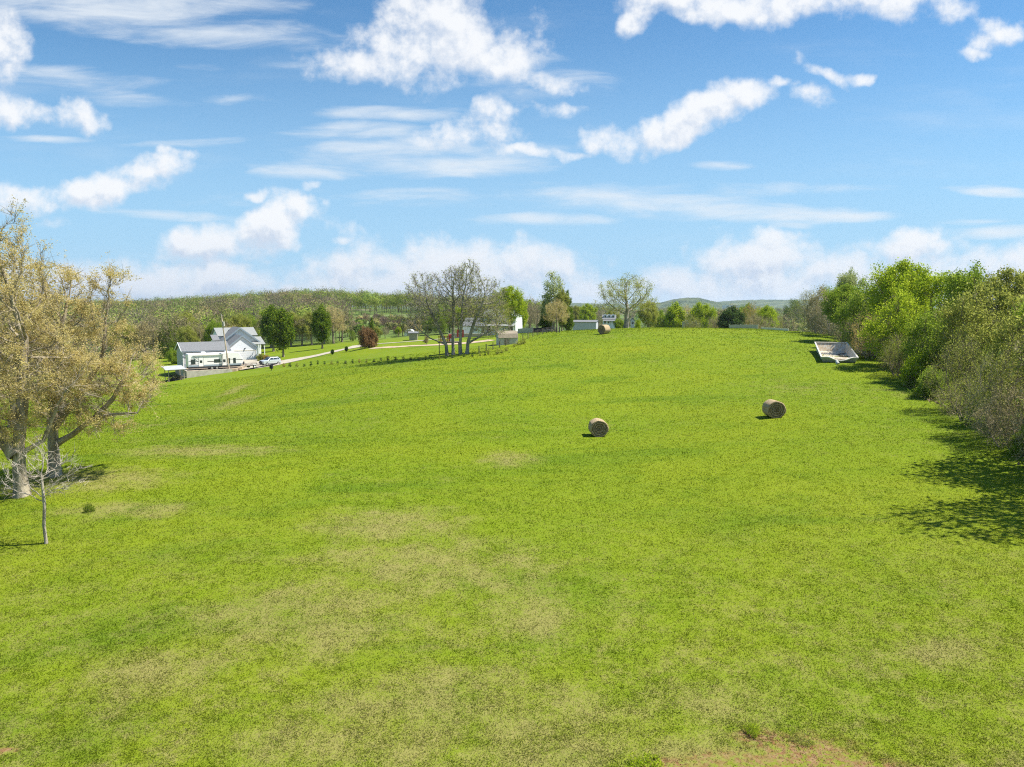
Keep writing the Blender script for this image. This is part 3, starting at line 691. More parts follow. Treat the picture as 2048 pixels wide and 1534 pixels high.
# --- lean-to with its junk, left of the wall
lp = hit(338, 764); zl = zpx(737, lp.y+2)
ln = thing('lean_to', 'small open lean-to with pale tin roof left of the retaining wall', 'lean-to', (lp.x, lp.y, lp.z), YA)
hh = zl-lp.z
b = MB(); b.slab([(-0.6,-0.6,hh-0.05),(3.1,-0.6,hh-0.02),(3.1,4.6,hh+0.35),(-0.6,4.6,hh+0.3)], 0.06); b.build('roof', M['tinroof'], ln)
for px_, py_ in ((0,0),(2.7,0),(0,4),(2.7,4)):
    MB().box(px_-0.06, px_+0.06, py_-0.06, py_+0.06, -1.2, hh-0.1+0.08*py_).build('post', M['timber'], ln)
b = MB(); b.box(-0.1,2.8,-0.04,0.04,hh-0.25,hh-0.1); b.build('beam', M['timber'], ln)
rg = np.random.default_rng(11)
b = MB()
for k in range(46):
    c = np.array([rg.uniform(0.3, 2.5), rg.uniform(0.4, 3.0), 0]); c[2] = rg.uniform(-0.3, 0.2)+rg.uniform(0, 0.9)
    d = rnorm(rg.normal(size=3)*[1, .6, .35])*rg.uniform(0.4, 1.0); b.tube(c-d, c+d, rg.uniform(.04, .11), n=6)
o = b.build('brush_pile', M['timber_dk']); o.location = (lp.x, lp.y, lp.z+.2); o.rotation_euler.z = YA
tag(o, 'dark pile of branches and scrap timber stored under the lean-to', 'wood pile')

# --- house
DG = 23.0; LG = L_of(DG, 456, 720); WG = L_of(DG, 515, 719)-LG
hs = thing('house', 'white gabled house with grey shingle roofs beside the driveway', 'house', loc(LG, DG), YA)
zeg, zrg = z_at(693.5, LG+WG, DG), z_at(672, LG+WG/2, DG)
b = MB(); solid_gable(b, 0, WG, 0, 6.2, -1, zeg, zrg, 'y'); b.build('garage_wall', M['siding'], hs)
b = MB(); gable_roof(b, 0, WG, 0, 6.0, zeg, zrg, 0.22, 0.16); b.build('garage_roof', M['roof'], hs)
def rake(x0, x1, zee, zrr, y, nm='rake_trim', over=0.22):
    xm = (x0+x1)/2; s_ = (zrr-zee)/(xm-x0); b = MB(); e = over*s_; w = 0.30
    b.prism([(x0-over, zee-e-w+.15), (xm, zrr-w+.15), (x1+over, zee-e-w+.15), (x1+over, zee-e+.2), (xm, zrr+.2), (x0-over, zee-e+.2)], y-over-0.05, y-over-0.003, 'y')
    return b.build(nm, M['trim'], hs)
rake(0, WG, zeg, zrg, 0)
dx0, dx1 = WG*0.24, WG*0.93
gd = MB()
for k in range(4): gd.box(dx0, dx1, -0.03, -0.004, 0.03+k*0.54, 0.03+k*0.54+0.52)
gdo = gd.build('garage_door', M['white'], hs)
b = MB(); b.box(dx0-0.15, dx1+0.15, -0.06, -0.004, 2.2, 2.38); b.box(dx0-0.15, dx0-0.02, -0.06, -0.004, 0, 2.2); b.box(dx1+0.02, dx1+0.15, -0.06, -0.004, 0, 2.2)
b.build('door_frame', M['cream'], hs)
MB().box(WG*0.58-.12, WG*0.58+.12, -0.25, -0.004, 2.62, 2.85).build('wall_lamp', M['dark'], hs)
DB = 6.0; o2 = L_of(DG+DB, 444, 700)-LG; wB = L_of(DG+DB, 517, 700)-LG-o2
zeB, zrB = z_at(682, LG+o2+wB, DG+DB), z_at(656, LG+o2+wB/2, DG+DB)
b = MB(); solid_gable(b, o2, o2+wB, DB, DB+6, -1, zeB, zrB, 'y'); b.build('wall', M['siding'], hs)
b = MB(); gable_roof(b, o2, o2+wB, DB, DB+6, zeB, zrB, 0.45, 0.18); b.build('roof', M['roof'], hs)
xm = o2+wB/2; s_ = (zrB-zeB)/(wB/2); ov = 0.45; b = MB()
b.prism([(o2-ov, zeB-ov*s_-.2), (xm, zrB-.2), (o2+wB+ov, zeB-ov*s_-.2), (o2+wB+ov, zeB-ov*s_+.22), (xm, zrB+.22), (o2-ov, zeB-ov*s_+.22)], DB-ov-.05, DB-ov-.003, 'y'); b.build('rake_trim', M['trim'], hs)
# cross wing, ridge parallel to the front
DM = 10.0; xa = L_of(DG+DM, 438.5, 690)-LG; xb = L_of(DG+DM, 513, 690)-LG
zeM, zrM = z_at(672, LG+xa, DG+DM), z_at(657, LG+xa, DG+DM+3.6)
b = MB(); solid_gable(b, xa, xb, DM, DM+7, -1, zeM, zrM-.02, 'x'); b.build('wall', M['siding'], hs)
b = MB(); gable_roof(b, xa, xb, DM, DM+7, zeM, zrM, 0.35, 0.16, 'x'); mr = b.build('roof', M['roof_lt'], hs)
b = MB(); b.box(xa+2.6, xa+3.0, DM+1.4, DM+1.8, zeM+.4, zeM+1.3); b.build('chimney', M['dark'], mr)
window(hs, xa+1.0, zeM-1.5, 0.8, 1.1, DM)
# small side wing at left and porch at right
xl = L_of(DG+8, 429, 700)-LG
b = MB(); b.box(xl, o2-.1, 8, 11, -1, z_at(682, LG+xl, DG+8)); b.build('side_wing', M['siding'], hs)
zz = z_at(681, LG+xl, DG+8); b = MB(); b.slab([(xl-.4, 7.6, zz), (o2, 7.6, zz), (o2, 10, zz+1.3), (xl-.4, 10, zz+1.3)], .15); b.build('side_wing_roof', M['roof'], hs)
xp = WG + 0.2; xq = L_of(DG+6, 528, 700)-LG; zz = z_at(688.5, LG+xp, DG+5)
b = MB(); b.slab([(xp, 4.4, zz), (xq, 4.4, zz), (xq, 8.5, zz+1.7), (xp, 8.5, zz+1.7)], .15); b.build('porch_roof', M['roof_lt'], hs)
for q in (xp+.4, (xp+xq)/2+.2, xq-.2):
    MB().box(q-.08, q+.08, 4.7, 4.86, -1, zz-.1).build('porch_post', M['white'], hs)
MB().box(xp, xq, 4.5, 8.5, -1, .25).build('porch_floor', M['concrete'], hs)
window(hs, xp+(xq-xp)*.5, .9, .9, 1.3, 8.45)
b = MB(); b.box(xp, xq, 8.5, 8.8, 0, zz+.5); b.build('porch_wall', M['siding'], hs)

# --- travel trailer
DR = 1.75; LR0 = L_of(DR, 377, 738); LR1 = L_of(DR, 487, 735); LR = LR1-LR0
rv = thing('travel_trailer', 'long white travel trailer with dark windows parked on the pad', 'caravan', loc(LR0, DR), YA)
hb, ht = 0.72, z_at(707, LR0+3, DR)
b = MB(); b.prism([(0,hb),(LR-.35,hb),(LR,hb+.55),(LR-.05,hb+1.2),(LR-.75,ht-.12),(LR-1.2,ht),(0.1,ht),(0,ht-.12)], 0, 2.45, 'y')
b.build('body', M['rvwhite'], rv, bevel=0.06)
b = MB(); b.box(.1, LR-.5, .05, 2.4, hb-.34, hb+.04); b.build('underframe', M['dark'], rv)
b = MB(); b.box(.0, LR-.4, -.012, -.002, hb+.02, hb+.34); b.build('skirt_band', M['trim'], rv)
for pts in ([(.1,hb+1.15),(2.6,hb+.9),(2.6,hb+.98),(.1,hb+1.25)], [(3.6,hb+.95),(7.8,hb+.62),(7.8,hb+.72),(3.6,hb+1.1)], [(7.4,hb+1.28),(LR-.1,hb+1.02),(LR-.1,hb+1.14),(7.4,hb+1.36)], [(.2,hb+.5),(2.9,hb+.72),(2.9,hb+.66),(.2,hb+.38)]):
    MB().prism(pts, -.014, -.002, 'y').build('stripe', M['stripe'], rv)
for x, w, z, h_ in ((.95,.75,1.35,.85),(2.45,.38,1.5,.45),(5.6,1.1,1.45,.6),(7.0,.4,1.45,.5),(7.95,.3,1.15,1.0),(9.05,.42,1.2,.95)):
    x = x*LR/10.8; f = MB().box(x-w/2-.04, x+w/2+.04, -.03, -.004, z-.04, z+h_+.04).build('window', M['dark'], rv)
    MB().box(x-w/2, x+w/2, -.04, -.031, z, z+h_).build('pane', M['glass'], f)
for x in (2.45, 7.0):
    x = x*LR/10.8; b = MB(); b.box(x-.42, x+.42, -.022, -.003, hb+.05, hb+1.95); d_ = b.build('door', M['rvwhite'], rv)
    b = MB(); b.box(x-.45, x-.42, -.03, -.003, hb+.03, hb+1.98); b.box(x+.42, x+.45, -.03, -.003, hb+.03, hb+1.98); b.build('door_frame', M['dark'], d_)
b = MB(); b.tube((.9,-.13,ht-.28),(6.6,-.13,ht-.28),.08); b.build('awning', M['white'], rv)
for a_, c_ in (((.95,-.1,ht-.35),(2.0,-.1,hb+1.3)), ((6.5,-.1,ht-.35),(6.5,-.1,hb+.3))): MB().tube(a_, c_, .03).build('awning_arm', M['dark'], rv)
for x in (3.1, 7.6): MB().prism([(x-.45,ht),(x+.45,ht),(x+.3,ht+.3),(x-.35,ht+.3)], .8, 1.6, 'y').build('air_conditioner', M['rvwhite'], rv)
for x in (LR*.42, LR*.42+.95):
    for y0_ in (-.02, 2.2):
        w_ = MB().tube((x, y0_, .36), (x, y0_+.24, .36), .36, n=20).build('wheel', M['black'], rv)
        MB().tube((x, y0_-.01, .36), (x, y0_-.004, .36), .2, n=14).build('rim', M['rim'], w_)
b = MB(); b.tube((LR-.6,.5,hb-.15),(LR+1.1,1.22,hb-.2),.05); b.tube((LR-.6,1.95,hb-.15),(LR+1.1,1.22,hb-.2),.05); b.tube((LR+1.0,1.22,-.0),(LR+1.0,1.22,.75),.045); b.build('hitch', M['dark'], rv)
for y_ in (1.05, 1.4): MB().tube((LR+.35, y_, hb-.05), (LR+.35, y_, hb+.55), .15, n=12).build('propane_tank', M['dark'], rv)

# --- flatbed utility trailer
ut_p = loc(L_of(2.2, 500, 735), 1.3); ut = thing('utility_trailer', 'low flatbed utility trailer with spare wheel parked beyond the caravan hitch', 'trailer', ut_p, YA+R(22))
b = MB(); b.box(-2, 2, -.85, .85, .5, .6); b.build('deck', M['timber'], ut)
b = MB()
for y_ in (-.88, .88): b.tube((-2,y_,.62),(2,y_,.62),.045); b.tube((-2,y_,.95),(2,y_,.95),.03)
for x_ in (-2,-.7,.7,2):
    for y_ in (-.88,.88): b.tube((x_,y_,.6),(x_,y_,.95),.03)
b.tube((2,-.8,.5),(3.3,0,.5),.05); b.tube((2,.8,.5),(3.3,0,.5),.05); b.tube((3.2,0,0),(3.2,0,.7),.04); b.build('frame', M['dark'], ut)
for y_ in (-1.08, .9):
    w_ = MB().tube((.1,y_,.33),(.1,y_+.18,.33),.33,n=18).build('wheel', M['black'], ut); MB().tube((.1,y_-.01,.33),(.1,y_-.004,.33),.19,n=12).build('rim', M['white'], w_)
    MB().box(-.35,.55,y_-.02,y_+.2,.72,.77).build('fender', M['white'], ut)
MB().tube((2.3,-.1,.95),(2.45,.1,.95),.34,n=16).build('spare_wheel', M['black'], ut)

# --- compact SUV
cp = hit(541, 731); car = thing('suv', 'silver compact suv with dark windows parked on the gravel driveway', 'car', (cp.x, cp.y, cp.z+.06), R(52)); car.scale = (1, 1, 1.1)
wd = .88
b = MB(); b.prism([(-2.15,.35),(-2.2,.75),(-2.05,1.0),(-1.1,1.08),(2.0,1.06),(2.15,.8),(2.12,.35)], -wd, wd, 'y'); b.build('body', M['silver'], car, bevel=.1)
b = MB(); lo_ = [(-1.15,1.06),(-.35,1.55),(1.5,1.58),(2.05,1.06)]
vs = [(x, s_*(wd-.04 if z < 1.2 else wd-.2), z) for s_ in (-1, 1) for x, z in lo_]; b.add(vs, [(0,1,2,3),(7,6,5,4),(0,4,5,1),(1,5,6,2),(2,6,7,3)]); cb = b.build('cabin', M['silver'], car, bevel=.05)
for s_ in (-1, 1):
    for x0_, x1_ in ((-.85,.28),(.36,1.12),(1.2,1.72)):
        def yy(z): return s_*((wd-.04)-.16*(z-1.06)/.5+.012)
        z0_, z1_ = 1.12, 1.48; xs0 = x0_+ (.42 if x0_ < -.5 else 0); xs1 = x1_- (.25 if x1_ > 1.5 else 0)
        MB().add([(x0_,yy(z0_),z0_),(x1_,yy(z0_),z0_),(xs1,yy(z1_),z1_),(xs0,yy(z1_),z1_),(x0_,yy(z0_)-s_*.02,z0_),(x1_,yy(z0_)-s_*.02,z0_),(xs1,yy(z1_)-s_*.02,z1_),(xs0,yy(z1_)-s_*.02,z1_)],
                 [(0,1,2,3),(7,6,5,4),(0,4,5,1),(1,5,6,2),(2,6,7,3),(3,7,4,0)]).build('side_window', M['glass'], car)
MB().slab([(-1.13,-.72,1.10),(-.38,-.62,1.545),(-.38,.62,1.545),(-1.13,.72,1.10)], -.02).build('windscreen', M['glass'], car)
MB().slab([(2.04,-.7,1.12),(2.04,.7,1.12),(1.62,.6,1.5),(1.62,-.6,1.5)], .02).build('rear_window', M['glass'], car)
for s_ in (-1, 1):
    MB().box(-2.21,-2.05,s_*.6-.2,s_*.6+.2,.72,.86).build('headlight', M['lamp'], car); MB().box(2.1,2.19,s_*.7-.12,s_*.7+.12,.75,.98).build('tail_light', M['redlamp'], car)
    MB().box(-.75,-.6,s_*(wd+.02)-.09,s_*(wd+.02)+.09,1.08,1.2).build('mirror', M['silver'], car)
    for x_ in (-1.35, 1.3):
        y0_ = s_*.72; w_ = MB().tube((x_,y0_,.34),(x_,y0_+s_*.19,.34),.34,n=20).build('wheel', M['black'], car); MB().tube((x_,y0_+s_*.192,.34),(x_,y0_+s_*.2,.34),.21,n=14).build('rim', M['rim'], w_)
MB().box(-2.225,-2.19,-.45,.45,.5,.68).build('grille', M['dark'], car); MB().box(-1.9,1.9,-wd-.02,wd+.02,.28,.40).build('sill', M['dark'], car)
for s_ in (-1, 1): MB().tube((-.3,s_*.6,1.62),(1.5,s_*.6,1.64),.02).build('roof_rail', M['dark'], car)

# --- utility pole
pb = hit(459, 744); ph = 11.3*pb.y/140
up_ = thing('utility_pole', 'leaning wooden utility pole standing in front of the caravan', 'utility pole', (pb.x, pb.y, pb.z)); up_.rotation_euler = (0, R(-5.7), 0)
MB().tube((0,0,-.5),(0,0,ph),.16,.11,n=10).build('pole', M['pole'], up_)
MB().tube((.28,-.1,ph-2.3),(.28,-.1,ph-1.35),.2,n=10).build('transformer', M['greyfence'], up_)
MB().box(-.03,.32,-.16,-.04,ph-1.5,ph-1.4).build('bracket', M['dark'], up_)
b = MB(); b.tube((0,-.1,ph-.1),(.55,-.25,ph-.2),.03); b.build('lamp_arm', M['rim'], up_); MB().tube((.0,0,ph),(.0,0,ph+.25),.05).build('insulator', M['rim'], up_)
MB().box(-.1,.1,-.26,-.17,1.3,1.7).build('meter_box', M['greyfence'], up_)
mb_ = hit(543, 741); mbx = thing('mailbox', 'small black box on a short post at the edge of the driveway', 'box', mb_)
MB().box(-.3,.3,-.25,.25,.35,1.05).build('box', M['black'], mbx, bevel=.05); MB().tube((0,0,-.2),(0,0,.36),.07).build('post', M['timber_dk'], mbx)

# --- bales
def hay_face():
    m, t, out = mat_new('hay_cut_end'); co = t.new('ShaderNodeTexCoord').outputs['Object']
    x, y, z = t.xyz(co)[0:3]; n1 = t.noise(co, 3.0, 5, 0.7); rr = t.m('SQRT', t.m('ADD', t.m('MULTIPLY', x, x), t.m('MULTIPLY', t.m('SUBTRACT', z, .76), t.m('SUBTRACT', z, .76))))
    sp = t.m('SINE', t.m('ADD', t.m('MULTIPLY', rr, 34), t.m('MULTIPLY', n1, 9))); n2 = t.noise(co, 8, 6, 0.75, .5)
    c = t.mix(t.ramp(sp, -1, 1, 0, .8), (0.17, 0.12, 0.065), (0.66, 0.50, 0.30)); c = t.mix(t.ramp(n2, .35, .65, 0, .75), c, (0.14, 0.10, 0.055)); c = t.mix(t.ramp(n2, .58, .72, 0, .9), c, (0.72, 0.60, 0.40))
    principled(t, out, c, 0.95, t.m('ADD', n2, t.m('MULTIPLY', sp, .15)), 1.0, .12, spec=.05); return m
def hay_side():
    m, t, out = mat_new('hay_rolled_side'); co = t.new('ShaderNodeTexCoord').outputs['Object']
    n = t.noise(t.vm('MULTIPLY', co, (1, 6, 1)), 5, 6, .7); c = t.mix(t.ramp(n, .3, .7), (0.31, 0.23, 0.13), (0.52, 0.40, 0.25))
    principled(t, out, c, .9, n, .8, .05, spec=.05); return m
M['hay_e'], M['hay_s'] = hay_face(), hay_side()
def bale(name, label, pos, rz, D=1.65, L=1.5, seed=1):
    rg = np.random.default_rng(seed); t = thing(name, label, 'hay bale', (pos.x, pos.y, pos.z-.06), rz, 'round hay bales lying on the field'); r = D/2; k = 56
    th = np.arange(k)*2*np.pi/k; wob = 1+.018*np.sin(th*3+seed)+.012*np.sin(th*7+2)+rg.normal(0, .008, k)
    X = r*np.cos(th)*wob*1.03; Z = r+r*np.sin(th)*wob*.97; Z = np.maximum(Z, .05); ys = np.concatenate([[-.5],[-.485], np.linspace(-.47, .47, 12), [.485],[.5]])*L
    sc = np.concatenate([[.95],[.98], 1+rg.normal(0, .008, 12), [.98],[.95]])
    ring = np.stack([np.stack([X*s_, np.full(k, y_), (Z-r)*s_+r], -1) for y_, s_ in zip(ys, sc)]).reshape(-1, 3)
    i, j = np.meshgrid(np.arange(len(ys)-1), np.arange(k), indexing='ij'); j2_ = (j+1) % k
    link('roll', np_mesh('roll', ring, np.stack([i*k+j, i*k+j2_, (i+1)*k+j2_, (i+1)*k+j], -1).reshape(-1, 4)[:, ::-1], M['hay_s'], smooth=True), t)
    for sgn in (-1, 1):
        V = [(0, sgn*L*.47, r)]; F = []; nr_ = 9
        for q in range(1, nr_+1):
            f = q/nr_; 
            for a in range(k): V.append((X[a]*f*.95, sgn*L*(.47+.03*f)+sgn*rg.normal(0, .014)*(q < nr_), (Z[a]-r)*f*.95+r))
        tri = [(0, 1+a, 1+(a+1) % k) for a in range(k)]; qd = [(1+q*k+a, 1+(q+1)*k+a, 1+(q+1)*k+(a+1) % k, 1+q*k+(a+1) % k) for q in range(nr_-1) for a in range(k)]
        link('cut_end', np_mesh('cut_end', np.array(V), [np.array(qd), np.array(tri)], M['hay_e'], smooth=False), t)
    # loose straw ends
    n = 900; th = rg.random(n)*6.28; f = np.sqrt(rg.random(n)); e = rg.random(n) < .55; f[~e] = 1.0
    c = np.stack([np.cos(th)*r*f, np.where(e, -L*.49, rg.uniform(-.5, .5, n)*L), r+np.sin(th)*r*f*.97], -1); c[:, 2] = np.maximum(c[:, 2], .05)
    d = rnorm(rg.normal(size=(n, 3))+np.stack([np.cos(th)*.4, np.where(e, -.6, 0), np.sin(th)*.4], -1)); w = rnorm(np.cross(d, rg.normal(size=(n, 3))))*.006
    V = np.stack([c-w, c+w, c+d*rg.uniform(.04, .12, (n, 1))], 1).reshape(-1, 3)
    link('loose_straw', np_mesh('loose_straw', V, np.arange(3*n).reshape(-1, 3), M['hay_s']), t); return t
def view_az(p): return math.atan2(-p.x, p.y)
q = hit(1198, 874); bale('hay_bale', 'round hay bale nearest the middle of the open field', q + Vector((0, .6, 0)), view_az(q)+R(9), 1.48, 1.35, 1)
q = hit(1552, 836); bale('hay_bale', 'round hay bale on the field below the stained pool shell', q + Vector((0, .6, 0)), view_az(q)+R(21), 1.5, 1.4, 2)
q = hit(1208, 667.5); bale('hay_bale', 'small far round bale near the crest under the budding tree', q, view_az(q)-R(38), 1.75, 1.6, 3)
q = hit(1609, 662); bale('hay_bale', 'dark old bale in shade at the far end of the hedgerow', q, view_az(q)+R(70), 1.5, 2.4, 4)

# --- pool shell
def shell_mat():
    m, t, out = mat_new('fibreglass_stained'); co = t.new('ShaderNodeTexCoord').outputs['Object']; z = t.xyz(co)[2]
    n = t.noise(t.vm('MULTIPLY', co, (2.5, 2.5, .4)), 1.3, 6, .7); n2 = t.noise(co, 1.0, 6, .7, .5)
    c = t.mix(t.ramp(n, .42, .62, 0, .75), (0.60, 0.56, 0.47), (0.42, 0.28, 0.13)); c = t.mix(t.ramp(z, .12, .3, 1, 0), c, t.mix(t.ramp(n2, .5, .62), (0.70, 0.67, 0.59), (0.24, 0.18, 0.11)))
    principled(t, out, c, .45, n2, .2, .03, spec=.4); return m
M['shell'] = shell_mat(); M['shell_out'] = simple('fibreglass_outside', (0.46, 0.48, 0.44), .5, .1, 1.5, stain=(.38, .36, .28))
bl, fl_ = hit(1630, 702), hit(1643, 725); fr = hit(1704, 728)
ax = Vector((fl_.x-bl.x, fl_.y-bl.y, 0)); Ln = ax.length; ax.normalize(); rx_ = Vector((-ax.y, ax.x, 0))
if rx_.x < 0: rx_ = -rx_
Wn = 4.05; pt = thing('pool_shell', 'stained white fibreglass pool shell lying open by the hedgerow', 'pool shell', (bl.x, bl.y, min(bl.z, fl_.z)-.05), 0)
zb = min(bl.z, fl_.z)-.05
def PS(u, v, z):      # u across 0..1, v along 0..1 ; local coordinates
    p = rx_*(u*Wn) + ax*(v*Ln); gz = (bl.z*(1-v)+fl_.z*v)-zb; return Vector((p.x, p.y, gz+z))
NU, NV = 16, 16
def rim_h(u, v):
    h_ = 1.25*(1-v)+.72*v; return h_ - (.42*math.sin(math.pi*min(max((u-.22)/.62, 0), 1))**1.0*sst(np.array(v), .9, 1.0)) 
inner = MB(); ring_o = []
path = [(k/NU, 0.) for k in range(NU)] + [(1., k/NV) for k in range(NV)] + [(1-k/NU, 1.) for k in range(NU)] + [(0., 1-k/NV) for k in range(NV)]
def pull(u, v, f):     # f=0 rim, 1 floor edge: walls slope inwards
    return u+(0.5-u)*.16*f, v+(0.5-v)*.10*f
n_ = len(path); rows = []
for f in (0, .25, .5, .75, .93, 1.0):
    for u, v in path:
        uu, vv = pull(u, v, f); rows.append(PS(uu, vv, rim_h(u, v)*(1-f)+.10*f))
inner.v = [tuple(p) for p in rows]; inner.f = [(r_*n_+a, r_*n_+(a+1) % n_, (r_+1)*n_+(a+1) % n_, (r_+1)*n_+a) for r_ in range(5) for a in range(n_)]
inner.f.append(tuple(range(5*n_, 6*n_))[::-1]); inner.build('basin', M['shell'], pt)
outr = MB(); rows = []
for f in (0, .5, 1.0):
    for u, v in path:
        uu, vv = pull(u, v, f*.8); uu = .5+(uu-.5)*1.035; vv = .5+(vv-.5)*1.02; rows.append(PS(uu, vv, (rim_h(u, v)-.03)*(1-f)-.05*f))
outr.v = [tuple(p) for p in rows]; outr.f = [(r_*n_+a, (r_+1)*n_+a, (r_+1)*n_+(a+1) % n_, r_*n_+(a+1) % n_) for r_ in range(2) for a in range(n_)]; outr.build('outer_wall', M['shell_out'], pt)
rm = MB(); rows = []
for e0, dz_ in ((.985, .0), (.985, .05), (1.06, .05), (1.06, -.06)):
    for u, v in path: rows.append(PS(.5+(u-.5)*e0, .5+(v-.5)*(e0 if e0 < 1 else 1.03), rim_h(u, v)+dz_))
rm.v = [tuple(p) for p in rows]; rm.f = [(r_*n_+a, (r_+1)*n_+a, (r_+1)*n_+(a+1) % n_, r_*n_+(a+1) % n_)[::-1] for r_ in range(3) for a in range(n_)]; rm.build('rim', M['cream'], pt)
b = MB()
for k, (a0, a1, z_) in enumerate(((.86, .97, .5), (.76, .87, .34))):
    b.v, b.f = b.v, b.f; q0, q1, q2, q3 = PS(.15, a0, z_), PS(.85, a0, z_), PS(.85, a1, z_), PS(.15, a1, z_); b.slab([q0, q1, q2, q3] if (q1-q0).cross(q3-q0).z > 0 else [q3, q2, q1, q0], .2)
b.build('entry_step', M['shell'], pt)
b = MB(); rgd = np.random.default_rng(4)
for k in range(26):
    c_ = PS(rgd.uniform(.62, .84), rgd.uniform(.3, .75), .13); d_ = Vector((rgd.normal(), rgd.normal(), .1)).normalized()*rgd.uniform(.15, .5); b.tube(c_-d_, c_+d_, .04, n=5)
o = b.build('branch_debris', M['timber_dk']); o.location = pt.location; tag(o, 'brown branch and leaf debris lying inside the white pool shell', 'debris')
rk = PS(.42, 1.08, .1); rr_ = MB(); rr_.tube((0,-.25,-.1),(0,.25,.25),.22,.16,n=9); o = rr_.build('drain_fitting', M['shell_out'], pt); o.location = rk

# --- old roller bale next to shell: brown lump beside the hedge
q = hit(1740, 712); b = MB()
for k in range(14):
    c_ = Vector((rgd.normal()*.5, rgd.normal()*.3, abs(rgd.normal())*.12+.1)); d_ = Vector((rgd.normal(), rgd.normal()*.6, rgd.normal()*.2)).normalized()*.5; b.tube(c_-d_, c_+d_, .08, n=6)
o = b.build('log_pile', M['timber']); o.location = q; tag(o, 'small heap of brown logs in the grass between pool shell and hedgerow', 'log pile')

# --- garden shed
sp_ = hit(1015, 688); sh = thing('garden_shed', 'small weathered garden shed with brown barn roof below the big bare tree', 'shed', sp_, R(12)); k_ = sp_.y/130*1.0
w2, hs2 = 1.85*k_, .0
b = MB(); b.box(-w2, w2*.62+.5, -1.3, 1.3, -.4, 1.25*k_); b.build('wall', M['shedwall'], sh)
b = MB(); xr = w2*.62+.5; z0_ = 1.2*k_
prof = [(-1.5,z0_),(-1.15,z0_+.75*k_),(0,z0_+1.25*k_),(1.15,z0_+.75*k_),(1.5,z0_)]
for (ya, za), (yb, zb_) in zip(prof[:-1], prof[1:]): b.slab([(-w2-.12,ya,za),(xr+.06,ya,za),(xr+.06,yb,zb_),(-w2-.12,yb,zb_)], .08)
b.build('roof', M['shedroof'], sh)
MB().prism([(y_*.93, z_-.06) for y_, z_ in prof], -w2, -w2+.06, 'x').build('gable', M['shedwall'], sh); MB().prism([(y_*.93, z_-.06) for y_, z_ in prof], xr-.06, xr-.002, 'x').build('gable', M['cream'], sh)
MB().box(-.9,.1,-1.34,-1.303,-.1,1.1).build('door', M['timber'], sh)

# --- treehouse between the trunks
tp = hit(903, 707); th_ = thing('treehouse', 'red and white wooden treehouse platform among the bare tree trunks', 'treehouse', tp, R(8)); s_ = tp.y/115
b = MB(); b.box(-2.3,1.4,-.6,1.6,1.75*s_,1.9*s_); b.build('platform', M['timber_dk'], th_)
b = MB()
for k in range(8): b.box(-2.2+k*.24,-2.07+k*.24,-.58,-.5,1.9*s_,2.85*s_)
b.box(-2.3,-.2,-.6,-.52,2.8*s_,2.9*s_); b.build('railing', M['red'], th_)
MB().box(-.45,.35,-.5,.3,2.0*s_,3.1*s_).build('cabin', M['red'], th_); MB().prism([(.2*math.cos(a*.7)-.1, 2.25*s_+.24*math.sin(a*.7)) for a in range(9)], -.58, -.53, 'y').build('painted_disc', M['white'], th_)
for x_ in (1.0, 1.9): MB().box(x_, x_+.34, 1.2, 1.3, 2.6*s_, 3.8*s_).build('red_panel', M['red'], th_)
for x_ in (-2.1, 1.2): MB().tube((x_,-.4,-.5),(x_,-.4,1.8*s_),.07).build('post', M['timber_dk'], th_)

# --- white two-storey house behind the bare trees
hp = at(1000, 188); h2 = thing('farmhouse', 'white two-storey house half hidden by the big bare tree and green tree', 'house', hp, R(-14))
b = MB(); solid_gable(b, -4.5, 4.2, 0, 8, -2, 4.6, 6.7, 'x'); b.build('wall', M['siding'], h2)
b = MB(); gable_roof(b, -4.5, 4.2, 0, 8, 4.6, 6.7, .4, .18, 'x'); rf = b.build('roof', M['roof'], h2)
for x_ in (-3.2,-1,1.2,3.2):
    window(h2, x_, 3.1, .9, 1.2, 0); window(h2, x_, .8, .9, 1.4, 0)
b = MB(); gable_roof(b, -9.5, -3.6, -2.4, 5, 2.3, 4.2, .3, .15, 'x'); b.build('garage_roof', M['roof'], h2)
b = MB(); solid_gable(b, -9.5, -4.51, -2.4, 5, -2, 2.3, 4.1, 'x'); b.build('garage_wall', M['siding'], h2)
MB().box(-8.9,-6.6,-2.44,-2.404,-.2,2.0).build('garage_door', M['white'], h2); MB().box(-5.9,-4.9,-2.44,-2.404,-.1,2.0).build('door', M['white'], h2)
b = MB(); b.slab([(-3.5,-1.9,2.4),(4.2,-1.9,2.4),(4.2,-.03,3.0),(-3.5,-.03,3.0)], .14); b.build('porch_roof', M['roof_lt'], h2)
for x_ in (-3.3, -.9, 1.6, 4.0): MB().box(x_-.07,x_+.07,-1.8,-1.66,-1,2.35).build('porch_post', M['white'], h2)
bp = at(935, 176); pk = thing('garden_wall', 'low pinkish brick wall behind the treehouse beside the drive', 'wall', bp, R(-10)); MB().box(-5,5,0,.3,-1,.9).build('wall', M['pinkwall'], pk); MB().box(-5.05,5.05,-.05,.35,.9,.98).build('coping', M['cream'], pk)

